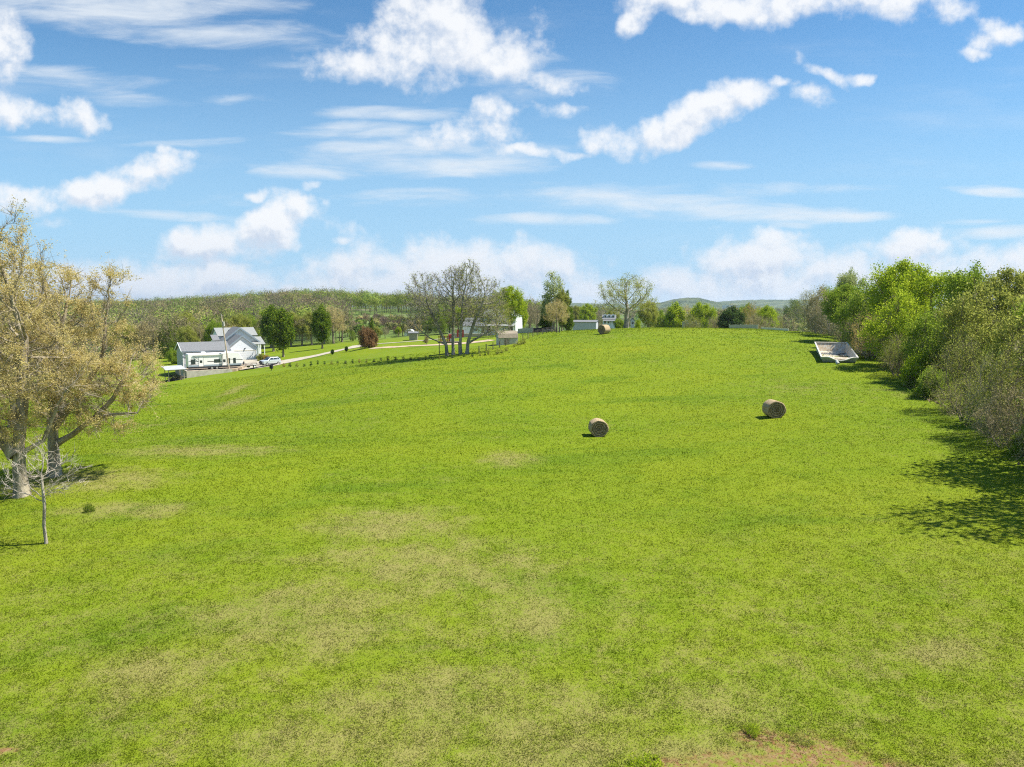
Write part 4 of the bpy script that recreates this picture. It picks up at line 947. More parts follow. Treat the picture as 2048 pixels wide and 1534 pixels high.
# --- fences and small far structures
def fence(name, label, pA, pB, h, mat, post_every=2.4, slat=True, rails=False):
    d = pB-pA; L = math.hypot(d.x, d.y); t = thing(name, label, 'fence', pA, math.atan2(d.y, d.x)); n = max(2, int(L/post_every)+1)
    zs = [h1(pA.x+d.x*k/(n-1), pA.y+d.y*k/(n-1))-pA.z for k in range(n)]
    for k in range(n): MB().box(L*k/(n-1)-.06, L*k/(n-1)+.06, -.06, .06, zs[k]-.4, zs[k]+h+.1).build('post', mat, t)
    b = MB()
    for k in range(n-1):
        xa_, xb_ = L*k/(n-1)+.065, L*(k+1)/(n-1)-.065
        if slat: b.add([(xa_,-.03,zs[k]+.03),(xb_,-.03,zs[k+1]+.03),(xb_,-.03,zs[k+1]+h),(xa_,-.03,zs[k]+h),(xa_,.03,zs[k]+.03),(xb_,.03,zs[k+1]+.03),(xb_,.03,zs[k+1]+h),(xa_,.03,zs[k]+h)], [(0,1,2,3),(7,6,5,4),(0,4,5,1),(1,5,6,2),(2,6,7,3),(3,7,4,0)])
        else:
            for f in ((.35,.65,.95) if rails else (.3,.55,.8,1.0)): b.tube((xa_,0,zs[k]+h*f),(xb_,0,zs[k+1]+h*f), .045 if rails else .012, n=5)
    b.build('panel' if slat else ('rail' if rails else 'wire'), mat, t); return t
def fat(px, py, Y): 
    p = at(px, Y); return p
fence('panel_fence', 'pale grey panel fence section right of the white two-storey house', at(1036,182), at(1066,178), 1.3, M['greyfence'])
fence('screen_fence', 'black screen fence standing left of the dark evergreen trees', at(1067,176), at(1103,172), 1.1, M['black'])
fa, fb = at(1459, 170), at(1516, 166); fence('panel_fence', 'grey white panel fence just behind the field crest', fa, fb, zpx(649.5, 168)-(fa.z+fb.z)/2, M['greyfence'], 1.2)
fa, fb = at(1524, 162), at(1577, 156); fence('white_fence', 'long low white fence near the far end of the hedgerow', fa, fb, max(.5, zpx(656.5, 159)-(fa.z+fb.z)/2), M['cream'], 3)
fence('wire_fence', 'thin wire fence with posts along the left edge of the field', hit(958,707), hit(1118,663), 1.15, M['timber_dk'], 3.2, slat=False)
for k, pxx in enumerate((1113.5, 1119)):
    g_ = hit(pxx, 665); o = MB().tube((0,0,-.3),(0,0,1.25),.14,n=8).build('fence_post', M['timber_dk']); o.location = g_
    tag(o, ('thick left gate post at the end of the wire fence', 'thick right gate post beside the open field')[k], 'gate post')
for pxx, pyy, lb in ((1042, 664.5, 'flat stack of pale boards on the ground behind the shed'), (1098, 663.5, 'flat stack of brown boards left of the gate posts')):
    g_ = near(pxx, pyy); b = MB()
    for k in range(5): b.box(-2+.12*k, 2-.1*k, -.6, .6, .02+k*.12, .11+k*.12)
    o = b.build('board_stack', M['timber']); o.location = g_; o.rotation_euler.z = R(10+pxx % 7*6); tag(o, lb, 'board stack')

def small_house(name, label, px0, px1, ptop, peave, Y, mat='siding', roof='roof', dorm=0, porch=False, axis='x', wins=3, dp=7, ry=0.0):
    w = (px1-px0)/FPX*Y; c = at((px0+px1)/2, Y); zt, ze_ = zpx(ptop, Y)-c.z, zpx(peave, Y)-c.z
    t = thing(name, label, 'house', c, math.atan2(-c.x, c.y)*0.8+ry)
    b = MB(); solid_gable(b, -w/2, w/2, 0, dp, -3, ze_, zt, axis); b.build('wall', M[mat], t)
    b = MB(); gable_roof(b, -w/2, w/2, 0, dp, ze_, zt, .35, .2, axis); b.build('roof', M[roof], t)
    for k in range(wins): window(t, -w/2+w*(k+.5)/wins, ze_-1.9, .9, 1.2, 0)
    for k in range(dorm):
        x_ = -w/2+w*(k+.6)/(dorm+.2); d = MB(); d.prism([(x_-.8,ze_+.5),(x_+.8,ze_+.5),(x_+.8,ze_+1.7),(x_,ze_+2.5),(x_-.8,ze_+1.7)], .9, 2.8, 'y'); d_ = d.build('dormer', M['white'], t)
        MB().box(x_-.4,x_+.4,.86,.896,ze_+.8,ze_+1.7).build('pane', M['glass'], d_)
    if porch:
        b = MB(); b.slab([(-w/2,-2.2,ze_-.7),(w/2,-2.2,ze_-.7),(w/2,-.4,ze_-.15),(-w/2,-.4,ze_-.15)], .15); b.build('porch_roof', M['roof'], t)
        for k in range(5): MB().box(-w/2+.1+k*(w-.3)/4, -w/2+.25+k*(w-.3)/4, -2.1, -1.95, -3, ze_-.85).build('porch_post', M['white'], t)
    return t
small_house('farmhouse', 'far white house with dark roof dormers left of the budding tree', 1206, 1231, 630.5, 638.5, 330, 'siding', 'roof', 3, True, dp=7)
small_house('barn', 'long low pale barn with grey roof behind the crest beside the evergreens', 1146, 1192, 641.5, 644.5, 300, 'metal_wall', 'roof', wins=0, dp=9, ry=R(-8))
small_house('cottage', 'small cream gabled house seen through the lower right of the budding tree', 1262, 1269, 636, 640.5, 360, 'cream', 'roof', wins=1, axis='y')
small_house('cottage', 'tiny white house with green grey roof right of the budding tree', 1314, 1331, 640, 646, 300, 'siding', 'tinroof', wins=2, axis='x', dp=6)
small_house('barn', 'small grey roofed shelter beside the far driveway below the wooded hill', 818, 834, 664.5, 667, 228, 'timber', 'roof', wins=0, dp=4)
gp = at(817, 255); gw_ = thing('greenhouse', 'small white arched greenhouse at the foot of the wooded hill', 'greenhouse', (gp.x, gp.y, gp.z)); r_ = 18/FPX*255/2; tz = 2.3
pf = [(r_*math.cos(math.pi*k/12), max(0, tz-1.4)+1.4*math.sin(math.pi*k/12)) for k in range(13)]
MB().prism([(-r_, -1)]+[(r_, -1)]+pf, 0, 5, 'y').build('cover', M['white'], gw_); MB().box(-.5,.5,-.04,-.003,0,1.8).build('door', M['greyfence'], gw_)
wp = Vector((uv(1488,611)[0]*1500, 1500, zpx(618, 1500))); wh = thing('warehouse', 'distant white warehouse roof in front of the blue hills', 'warehouse', wp)
MB().prism([(-34,-14),(34,-14),(34,4.5),(20,6.5),(-34,8)], 0, 40, 'y').build('wall', M['white'], wh); MB().box(-34,-20,-.1,-.01,-2,3).build('loading_door', M['greyfence'], wh)
pk_ = at(1384, 215); st = MB()
for k in range(6): st.box(-2.8+k*.9, -2.1+k*.9, -.5, .5, -.5, 1.0+.5*math.sin(k*2.1)+zpx(650, 215)-pk_.z)
o = st.build('stone_pile', M['greyfence']); o.location = pk_; tag(o, 'heap of pale grey stones at the crest below the tallest green tree', 'stone pile')

# ------------------------------------------------------------------ trees: prototypes
E = lambda *a: a
PR = {}
PR['wide'] = make_proto('wide', [E(0,0,7.2,4.6,4.6,3.6), E(-2.4,1,5,3,3,2.0), E(2.6,-1,5,3,3,2)], [[(0,0,0),(.1,0,2.2)]], 620, .45, 3, .34, tw=6, twl=.8, nl=12500, ls=.135, sig=.2)
PR['oval'] = make_proto('oval', [E(0,0,5.0,2.3,2.3,3.6)], [[(0,0,0),(0,0,1.6),(0,0,4)]], 420, .45, 4, .2, tw=5, twl=.6, nl=15000, ls=.26, sig=.26, shell=.4)
PR['leafy'] = make_proto('leafy', [E(0,0,6.5,3.6,3.6,3.3), E(1.5,1.2,5,3,3,2.4), E(-1.9,-.8,7.4,2.4,2.4,2.4), E(2.2,-1.4,8.0,1.8,1.8,1.6)], [[(0,0,0),(.2,.1,2.6)]], 560, .5, 5, .3, tw=5, twl=.8, nl=26000, ls=.20, sig=.30, patchy=-.05)
PR['open'] = make_proto('open', [E(.8,.5,8.5,3.0,3.0,2.0), E(-1.8,-.5,6.8,2.3,2.3,1.6), E(2.8,0,6.4,1.9,1.9,1.3), E(-.6,1.4,9.4,1.5,1.5,1.2), E(-2.8,1.6,8.6,1.2,1.2,1.0)], [[(0,0,0),(-.3,.1,2.5),(.2,.2,5)]], 420, .45, 6, .26, tw=5, twl=.7, nl=14000, ls=.19, sig=.30, patchy=-.05)
PR['tall'] = make_proto('tall', [E(0,0,7.5,1.9,1.9,5.0), E(.6,.4,4.5,2.5,2.5,2.4)], [[(0,0,0),(0,0,3),(.1,0,7)]], 420, .45, 7, .22, tw=5, twl=.7, nl=7500, ls=.24, sig=.25)
PR['brush'] = make_proto('brush', [E(0,0,2.8,2.6,2.6,2.4), E(1.4,.7,2.2,2.2,2.2,1.8), E(-1.5,-.6,2.3,2.1,2.1,1.9), E(.2,0,1.1,2.6,2.6,.9)], [[(0,0,0),(.3,.1,.9)], [(-.5,.2,0),(-1.0,.3,1.0)], [(.6,-.3,0),(1.3,-.5,.9)], [(.1,.5,0),(.1,1.1,1.2)]], 700, .28, 8, .09, rt=.009, tw=9, twl=.75, tww=.014, nl=5200, ls=.11, sig=.16, spread=.75, flare=1.1)
PR['brush2'] = make_proto('brush2', [E(0,0,4.2,2.6,2.6,3.2), E(-1.3,.9,2.6,2.2,2.2,2.2), E(1.2,-1,2.8,2.3,2.3,2.2)], [[(0,0,0),(.2,0,1.5)], [(.6,.3,0),(1.1,.7,1.5)], [(-.5,0,0),(-1.1,-.3,1.4)]], 760, .32, 9, .13, rt=.009, tw=9, twl=.85, tww=.015, nl=8000, ls=.10, sig=.2, spread=.7, flare=1.2)
PR['bush'] = make_proto('bush', [E(0,0,1.5,1.7,1.7,1.3), E(1.0,.5,1.2,1.3,1.3,1.0), E(-.9,-.6,1.9,1.1,1.1,1.0), E(.2,0,.6,1.9,1.9,.6)], [[(0,0,0),(0,0,.5)], [(.3,.2,0),(.7,.4,.5)]], 300, .28, 10, .06, tw=4, twl=.4, nl=11000, ls=.15, sig=.17, flare=1.1)
PR['vine'] = make_proto('vine', [E(0,0,4.8,2.4,2.4,2.4), E(1.5,.5,3.2,2.3,2.3,2.0), E(-1.6,-.6,3.4,2.1,2.1,2.2), E(0,.5,1.7,2.5,2.5,1.6)], [[(0,0,0),(.2,0,1.8)], [(-.7,.4,0),(-1.2,.5,1.5)]], 620, .38, 12, .16, tw=7, twl=.8, nl=19000, ls=.15, sig=.26, patchy=.05, flare=1.2)
PR['conifer'] = make_proto('conifer', [E(0,0,1.6,1.9,1.9,1.3), E(0,0,3.2,1.5,1.5,1.4), E(0,0,4.8,1.0,1.0,1.4), E(0,0,6.3,.5,.5,1.1)], [[(0,0,0),(0,0,3),(0,0,6.6)]], 420, .35, 13, .14, tw=5, twl=.4, nl=15000, ls=.2, sig=.17, trop=-.05)
PR['bare'] = make_proto('bare', [E(0,0,6.5,2.9,2.9,3.6), E(1.2,.8,5,2.4,2.4,2.2)], [[(0,0,0),(.1,0,2.4)]], 620, .42, 14, .2, rt=.012, tw=8, twl=.9, tww=.028, nl=1600, ls=.2, sig=.2, spread=.6)
PR['weed'] = make_proto('weed', [E(0,0,.35,.9,.9,.35), E(.7,.3,.25,.7,.6,.25), E(-.6,-.2,.3,.6,.7,.3)], [[(0,0,0),(0,0,.15)]], 160, .14, 17, .02, rt=.006, tw=4, twl=.25, tww=.01, nl=1500, ls=.10, sig=.09, flare=1.1)
PR['seedling'] = make_proto('seedling', [E(0,0,.55,.26,.26,.45), E(0,0,.3,.3,.3,.25)], [[(0,0,0),(0,0,.7)]], 90, .12, 15, .025, rt=.006, tw=3, twl=.14, tww=.012, nl=420, ls=.085, sig=.06, flare=1.1)

def T(name, label, proto, leaf, bark, px, top, wpx, Y=None, py=None, cat='tree', group=None, rz=None):
    """plant by photograph column, row of its base (or distance), row of its top and width in pixels"""
    p = hit(px, py) if py else at(px, Y)
    return plant(PR[proto], name, label, cat, p, zpx(top, p.y)-p.z, wpx/FPX*p.y, leaf, bark, rz, group)

# --- two big budding trees at left, a bare sapling in front
pA = make_proto('old_tree', [E(.7,0,11.9,1.5,2.2,5.0), E(-.6,0,12.6,1.0,2.0,4.2), E(-2.6,0,11.0,2.8,3,5), E(2.0,.3,7.2,2.4,2.8,2.6), E(-2.2,-.6,6.0,3.2,2.6,2.4), E(-1.2,-.9,4.4,3.0,2.0,1.5)],
   [[(0,0,0),(-.05,0,1.6),(0,0,3.1),(.35,.1,5.5),(.7,.2,9.5)], [(-.15,0,2.6),(-1.3,-.1,4.2),(-2.2,0,6.5),(-2.8,.2,9)], [(.15,0,2.7),(1.3,.3,3.4),(2.2,.2,5.2)]],
   1700, .38, 21, .34, rt=.013, tw=10, twl=1.0, tww=.022, nl=74000, ls=.072, sig=.075, patchy=.05, ex=2.3, flare=1.6, trop=.16, spread=.6)
pB = make_proto('old_tree', [E(1.0,.4,10.2,2.0,2.6,3.9), E(3.7,.4,10.2,1.3,2.0,3.6), E(4.3,.6,6.8,2.7,3.0,2.5), E(-1.2,1,8,2.8,3,3.6), E(5.6,-.3,5.2,1.7,1.7,.9), E(1.8,0,4.9,2.8,2.2,1.8), E(4.4,.5,12.2,.8,1.2,1.6), E(3.6,-.8,4.0,2.8,1.4,1.3)],
   [[(0,0,0),(.05,0,2.0),(.1,0,3.6),(.35,.1,6),(.8,.2,8.5)], [(.1,0,2.2),(1.5,-.3,2.9),(3.0,-.4,4.0),(4.3,-.4,5.2),(5.0,-.4,6.4)], [(3.0,-.4,4.0),(4.4,-.5,4.3),(6.0,-.6,4.4)], [(.1,.1,3.4),(1.6,.4,5.2),(3.0,.6,7.4)]],
   1900, .38, 22, .30, rt=.012, tw=10, twl=1.0, tww=.020, nl=94000, ls=.072, sig=.075, patchy=.05, ex=2.3, flare=1.7, trop=.14, spread=.6)
def plant_full(p, name, label, loc_, leaf, bark, cat='tree', sc=1.0): return plant(p, name, label, cat, loc_, p.h*sc, p.w*sc, leaf, bark, 0.0)
plant_full(pA, 'old_tree', 'tallest tan budding tree with a thick ridged trunk at the left edge', hit(45, 992), 'l_tan', 'bark_bud')
plant_full(pB, 'old_tree', 'tan budding tree with a long low limb reaching right over the grass', hit(110, 952), 'l_tan', 'bark_bud')
for px_, Y_, top, w_, lb in ((-40, 58, 500, 330, 'olive tan budding tree behind the two big trunks at the left'), (15, 74, 640, 260, 'low olive brown tree beyond the thick ridged trunk, at the left edge'), (110, 88, 690, 230, 'low tan tree on the slope behind the tree with the long limb')):
    T('budding_tree', lb, 'wide', 'l_tan' if Y_ != 74 else 'l_olive', 'bark', px_, top, w_, Y=Y_, group='budding trees at the left edge')
pS = make_proto('sapling', [E(0,0,4.0,1.1,1.0,1.5), E(1.1,0,3.5,1.1,1.0,1.2), E(-1.1,.2,3.3,1.2,1.0,1.2)], [[(0,0,0),(-.06,0,1.0),(.04,0,2.0),(0,0,3.6)]], 300, .19, 31, .075, rt=.010, tw=4, twl=.5, tww=.018, nl=0, flare=1.4, trop=.35, spread=.45)
plant_full(pS, 'sapling', 'bare young tree with a straight thin trunk in front of the big trees', hit(93, 1087), None, 'bark_pale')

# --- bare oaks with pale bark in the middle
pC = make_proto('bare_oak', [E(-3.4,0,9.6,3.6,3.4,4.2), E(0.4,.3,11.2,2.4,2.8,3.4), E(-5.2,0,5.6,2.2,2,1.9), E(-2,-1.5,7,3,2,3)],
   [[(-.55,0,0),(-.7,0,1.8),(-1.8,0,4.6),(-3.2,0,8)], [(.35,0,0),(.3,0,2),(.35,.1,5),(.5,.2,9)], [(-.7,0,1.8),(-3.0,-.5,2.9),(-4.9,-.6,4.6)]], 1900, .34, 23, .23, rt=.017, tw=8, twl=.85, tww=.03, nl=2600, ls=.17, sig=.2, ex=2.1, spread=.6)
pD = make_proto('bare_oak', [E(.9,0,11.8,2.6,2.8,3.6), E(4.0,0,9.0,2.8,2.8,3.4), E(4.2,0,4.8,3.0,2.6,2.0), E(1,-1.2,7,2.5,2,2.6)],
   [[(-.4,0,0),(-.45,0,2),(-.3,0,5),(0,.2,9)], [(.55,0,0),(.7,0,2),(1.6,0,5.2),(3.0,0,8.6)], [(.7,0,1.9),(2.4,-.4,2.9),(4.6,-.5,4.2)]], 1900, .34, 24, .25, rt=.017, tw=8, twl=.85, tww=.03, nl=3600, ls=.17, sig=.2, ex=2.1, spread=.6)
q = hit(902, 710); kS = (zpx(529, q.y)-q.z)/pC.h
plant(pC, 'bare_oak', 'big bare tree with two leaning pale trunks left of the treehouse gap', 'tree', q, pC.h*kS*.97, pC.w*kS*1.08, 'l_olive', 'bark_oak', 0.0)
q = hit(927, 708); plant(pD, 'bare_oak', 'big bare tree with twin trunks beside the small shed', 'tree', q, pC.h*kS*1.02, pD.w*kS*1.05, 'l_olive', 'bark_oak', 0.0)

# --- trees round the yards
T('round_tree', 'dense dark green oval tree nearest the driveway and the suv', 'oval', 'l_dark', 'bark', 567, 620, 44, py=714)
T('round_tree', 'dense dark green oval tree right behind its twin beside the house porch', 'oval', 'l_dark', 'bark', 547, 613, 42, py=703)
T('round_tree', 'dense dark green oval tree standing alone on the lawn right of the twin trees', 'oval', 'l_dark', 'bark', 645, 612, 36, py=697)
T('copper_shrub', 'broad copper red bush beside the driveway fork', 'bush', 'l_red', 'bark', 734, 654, 37, py=696, cat='bush')
T('slim_evergreen', 'small dark evergreen rising just behind the copper red bush', 'conifer', 'l_dark', 'bark', 743, 636, 12, Y=215)
T('leafy_tree', 'bright green leafy tree directly behind the shed and white house', 'leafy', 'l_lime', 'bark', 1018, 573, 58, Y=166)
T('leafy_tree', 'olive tree in front of the white two-storey house', 'wide', 'l_olive', 'bark', 994, 596, 64, Y=156)
T('slim_tree', 'narrow bright green tree at the right corner of the white house', 'oval', 'l_lime', 'bark', 1043, 598, 24, Y=196)
T('tall_tree', 'tall pale green tree rising above the dark evergreens', 'tall', 'l_pale', 'bark_pale', 1107, 544, 52, Y=172)
T('evergreen_tree', 'dark evergreen left of the tall pale green tree', 'conifer', 'l_dark', 'bark', 1094, 588, 28, Y=176)
T('evergreen_tree', 'dark evergreen right of the tall pale green tree', 'conifer', 'l_dark', 'bark', 1134, 583, 28, Y=177)
T('budding_tree', 'tan budding tree in front of the dark evergreens', 'wide', 'l_tan', 'bark', 1113, 598, 46, Y=163)
T('budding_tree', 'yellow green leafing tree between the two dark evergreens', 'oval', 'l_olive', 'bark', 1124, 580, 26, Y=169)
T('oak_tree', 'large spreading tree with fine pale buds standing on the field crest', 'wide', 'l_olive', 'bark_oak', 1252, 549, 112, Y=168, rz=.6)
T('leafy_tree', 'yellow green leafing tree at the lower right of the large crest tree', 'leafy', 'l_olive', 'bark', 1296, 603, 44, Y=196)
T('shrub', 'dark green shrub at the foot of the large crest tree', 'bush', 'l_green', 'bark', 1238, 637, 20, Y=176, cat='bush')
T('shrub', 'small green shrub right of the large crest tree trunk', 'bush', 'l_lime', 'bark', 1277, 638, 12, Y=178, cat='bush')
T('shrub', 'low yellow green shrub beside the house porch steps', 'bush', 'l_olive', 'bark', 521, 706, 14, py=722, cat='bush')
T('shrub', 'low brown green shrub between porch and driveway', 'bush', 'l_orange', 'bark', 533, 709, 14, py=721, cat='bush')
T('shrub', 'round green shrub behind the left end of the outbuilding', 'bush', 'l_green', 'bark', 348, 697, 34, Y=172, cat='bush')
T('leafy_tree', 'green leafing tree behind the left part of the outbuilding', 'leafy', 'l_olive', 'bark', 372, 652, 40, Y=186)
T('leafy_tree', 'green leafing tree behind the right part of the outbuilding', 'leafy', 'l_green', 'bark', 428, 642, 40, Y=190)
for k, (px_, py_, lb) in enumerate(((665,709,'first'), (693,703,'second'))):
    T('small_evergreen', lb+' small dark evergreen from the left along the driveway edge', 'oval', 'l_con', 'bark', px_, py_-11, 7, py=py_+.5, cat='shrub', group='small evergreens along the driveway')
T('small_evergreen', 'small dead brown shrub under the bare tree beside the driveway spur', 'tall', 'l_brown', 'bark', 853, 668, 10, py=689, cat='shrub')

# tree row beyond the crest at right
ROW = [(1318,622,30,230,'leafy','l_green','dull green tree left end of the row beyond the crest'),(1350,607,28,225,'oval','l_lime','bright green upright tree left of the tan one beyond the crest'),
 (1334,618,26,250,'bare','l_brown','bare brown tree beside the tiny white house'),(1375,612,34,235,'wide','l_tan','tan budding tree between two bright green trees beyond the crest'),
 (1402,606,38,222,'leafy','l_lime','tallest bright green tree in the row beyond the crest'),(1424,620,24,235,'wide','l_olive','yellow olive tree right of the tallest bright green tree'),
 (1443,617,32,250,'bare','l_brown','bare grey brown tree left of the dark conifer'),(1462,610,40,285,'wide','l_orange','golden tan tree in front of the distant white warehouse'),
 (1463,615,36,205,'oval','l_con','dark conifer like tree beyond the crest panel fence'),(1493,609,32,240,'leafy','l_green','green tree right of the dark conifer'),
 (1508,606,40,228,'wide','l_orange','orange brown budding tree right of the dark conifer'),(1512,626,34,212,'wide','l_brown','low brown budding tree behind the panel fence right end'),
 (1533,612,34,220,'leafy','l_lime','bright yellow green tree above the low white fence'),(1549,619,26,235,'wide','l_olive','pale yellow tree near the end of the tree row'),
 (1570,628,34,250,'bare','l_brown','bare grey tree right end of the row beyond the crest'),(1540,636,34,200,'brush','l_brown','brown brush just behind the low white fence'),
 (1385,630,26,212,'wide','l_olive','low olive tree behind the grey stone heap'),(1430,632,30,210,'brush2','l_brown','brown brushy tree below the yellow olive tree')]
for px_, top, w_, Y_, pr, lf, lb in ROW: T('row_tree', lb, pr, lf, 'bark_grey' if lf in ('l_brown','l_orange') else 'bark', px_, top, w_*1.35, Y=Y_, group='trees in the row beyond the field crest')
BG = [(1152,612,26,340,'leafy','l_olive','olive tree behind the left end of the long low barn'),(1176,608,34,330,'leafy','l_lime','bright green tree above the long low barn'),(1196,618,30,350,'bare','l_brown','bare brown tree right of the long low barn'),
 (1060,606,34,270,'bare','l_brown','bare brown tree above the grey panel fence'),(1076,610,30,255,'bare','l_brown','bare brown tree above the black screen fence'),(1058,600,18,300,'leafy','l_lime','small bright green tree top left of the dark evergreens'),(1087,616,26,290,'wide','l_brown','brown budding tree touching the dark evergreens'),
 (1222,622,30,360,'leafy','l_olive','yellow green tree behind the house with dormers'),(1340,628,20,270,'bush','l_green','green bush behind the tiny white house')]
for px_, top, w_, Y_, pr, lf, lb in BG: T('background_tree', lb, pr, lf, 'bark_grey', px_, top, w_, Y=Y_, group='trees behind the low barn and fences')

# --- hedgerow along the right edge
HEDGE = [
 ('vine','l_dark','bark',1586,600,50,None,661,'dark green rounded thicket at the far tip of the hedgerow'),
 ('brush2','l_olive','bark_grey',1617,580,66,None,664,'olive brown brushy tree second from the far tip of the hedgerow'),
 ('vine','l_brown','bark_pale',1642,574,66,142,None,'grey brown pale branched tree above the dark old bale'),
 ('brush2','l_brown','bark_pale',1658,586,80,None,671,'bare brown thicket with a crooked white branch behind the pool shell'),
 ('open','l_pale','bark_pale',1690,540,62,128,None,'pale cream budding tree poking above the hedgerow behind'),
 ('leafy','l_green','bark',1690,570,92,118,None,'mid green leafy tree rising directly behind the pool shell'),
 ('brush','l_brown','twig_brown',1698,628,60,None,691,'low tan brush immediately right of the pool shell far rim'),
 ('vine','l_green','bark',1738,562,102,106,None,'green vine covered tree right of the pool shell'),
 ('bare','l_olive','bark_pale',1762,560,70,112,None,'tree with a long pale bare limb among the green crowns'),
 ('brush','l_orange','twig_brown',1742,628,96,None,716,'broad pinkish tan bare thicket in the middle of the hedgerow'),
 ('leafy','l_lime','bark',1800,524,126,98,None,'highest yellow green crown in the hedgerow'),
 ('vine','l_lime','bark',1806,588,128,84,None,'bright yellow green vine mass below the highest crown'),
 ('brush2','l_olive','bark',1795,668,74,None,752,'olive bare thicket at the grass edge below the vine mass'),
 ('open','l_lime','bark',1862,538,112,90,None,'lime green open crowned tree right of the highest crown'),
 ('bush','l_lime','bark',1838,706,58,None,772,'low lime green bush at the foot of the hedgerow'),
 ('vine','l_green','bark',1870,622,130,74,None,'mid green vine mass in the middle of the hedgerow front'),
 ('bush','l_green','bark',1862,735,70,None,795,'dark green bush with deep shade at its foot'),
 ('open','l_green','bark',1925,532,117,82,None,'airy green tree with dark branches against the sky'),
 ('vine','l_olive','bark',1948,580,150,69,None,'large olive green tangled crown near the right edge'),
 ('brush2','l_olive','bark_grey',1916,668,110,None,822,'grey bare thicket with upright stems at the grass edge'),
 ('bare','l_brown','bark_grey',1985,545,109,84,None,'bare topped grey tree behind the olive crown'),
 ('brush','l_olive','twig_brown',1930,752,96,None,842,'olive brown brush low at the grass edge'),
 ('leafy','l_olive','bark',2022,540,134,76,None,'olive crowned tree at the right picture edge, highest there'),
 ('brush2','l_olive','bark_pale',1980,705,108,None,868,'tall grey bare thicket nearest the right foreground'),
 ('vine','l_olive','bark',2052,600,130,58,None,'olive green vines on the right edge behind the grey thickets'),
 ('brush','l_brown','twig_brown',2018,770,130,None,896,'brown bare brush at the lowest visible end of the hedgerow'),
 ('brush2','l_olive','bark_grey',2066,665,150,48,None,'grey bare thicket cut by the right picture edge'),
 ('bush','l_green','bark',2052,850,60,None,912,'small green bush at the hedgerow foot by the right edge'),
 ('open','l_green','bark',2150,560,150,52,None,'green tree standing beyond the right picture edge'),
 ('bare','l_brown','bark_grey',2190,600,230,42,None,'bare tree beyond the right edge throwing streaky shade'),
 ('bare','l_olive','bark',2285,600,230,36,None,'thinly leafed tree beyond the right edge shading the near grass'),
 ('open','l_olive','bark',2100,556,150,66,None,'tall airy tree added just beyond the right edge to throw broken shade'),  # this and the next two: tall trees added to lengthen the hedge shadows
 ('bare','l_olive','bark',2200,500,250,42,None,'tall thin crowned tree added unseen outside the right edge to shade the middle grass'),
 ('bare','l_olive','bark',2270,450,300,35,None,'tallest bare tree, added unseen outside the right edge to shade the near grass'),
 ('brush2','l_brown','bark_grey',2130,720,170,None,960,'bare thicket just outside the right edge'),
 ('vine','l_green','bark',1835,600,80,104,None,'green crown filling the hedgerow behind the lime vines'),
 ('vine','l_olive','bark',1905,600,90,92,None,'olive crown filling the hedgerow behind the airy tree'),
 ('brush2','l_brown','bark_grey',1722,610,70,122,None,'brown thicket filling the gap behind the vine covered tree'),
 ('brush2','l_brown','bark_grey',1665,600,54,150,None,'brown thicket behind the crooked white branch'),
 ('brush','l_brown','twig_brown',1880,700,90,76,None,'tan brush between the green vine mass and grey thicket'),
]
for pr, lf, bk, px_, top, w_, Y_, py_, lb in HEDGE:
    small = pr in ('bush', 'brush')
    T('hedgerow_shrub' if small else 'hedgerow_tree', lb, pr, lf, bk, px_, top, w_, Y=Y_, py=py_, cat='shrub' if small else 'tree', group='trees and thickets of the hedgerow at the right')
# leaf litter and low tangle under the hedge
def tangle(name, label, n, pts, width, cols, hgt, seed, size=(.10,.3)):
    rg = np.random.default_rng(seed); P_ = np.array([(p.x, p.y) for p in pts]); L = np.concatenate([[0], np.cumsum(np.linalg.norm(np.diff(P_, axis=0), axis=1))])
    t = rg.random(n)*L[-1]; x = np.interp(t, L, P_[:, 0]) + rg.random(n)**1.3*width; y = np.interp(t, L, P_[:, 1]) + rg.normal(0, .5, n)
    x += np.sin(t*1.7)*.4+np.sin(t*.6)*.6; z = H(x, y) + rg.random(n)**2*hgt
    c = np.stack([x, y, z], 1); d = rnorm(rg.normal(size=(n, 3))+[0, 0, .5]); w = rnorm(np.cross(d, rg.normal(size=(n, 3)))); l = rg.uniform(*size, n)[:, None]
    wd_ = np.where(rg.random((n, 1)) < .5, .03, .5)*l
    V = np.stack([c-d*l*.5, c+w*wd_, c+d*l*.5, c-w*wd_], 1).reshape(-1, 3); col = np.repeat(np.array(cols)[rg.integers(0, len(cols), n)]*rg.uniform(.7, 1.2, (n, 1)), 4, axis=0)
    return tag(link(name, np_mesh(name, V, np.arange(4*n).reshape(-1, 4), M['wood'], col=col)), label, None, None, 'stuff')
hl_ = [hit(*q) for q in ((1585,662),(1640,668),(1690,688),(1725,705),(1760,730),(1800,757),(1850,790),(1900,822),(1950,850),(2000,882),(2040,908),(2150,985),(2300,1100))]
tangle('undergrowth', 'brown and green tangle of stems and litter under the hedgerow', 42000, hl_, 3.4, [(.20,.15,.09),(.27,.21,.13),(.12,.17,.04),(.17,.20,.05),(.10,.08,.05)], 1.5, 8)

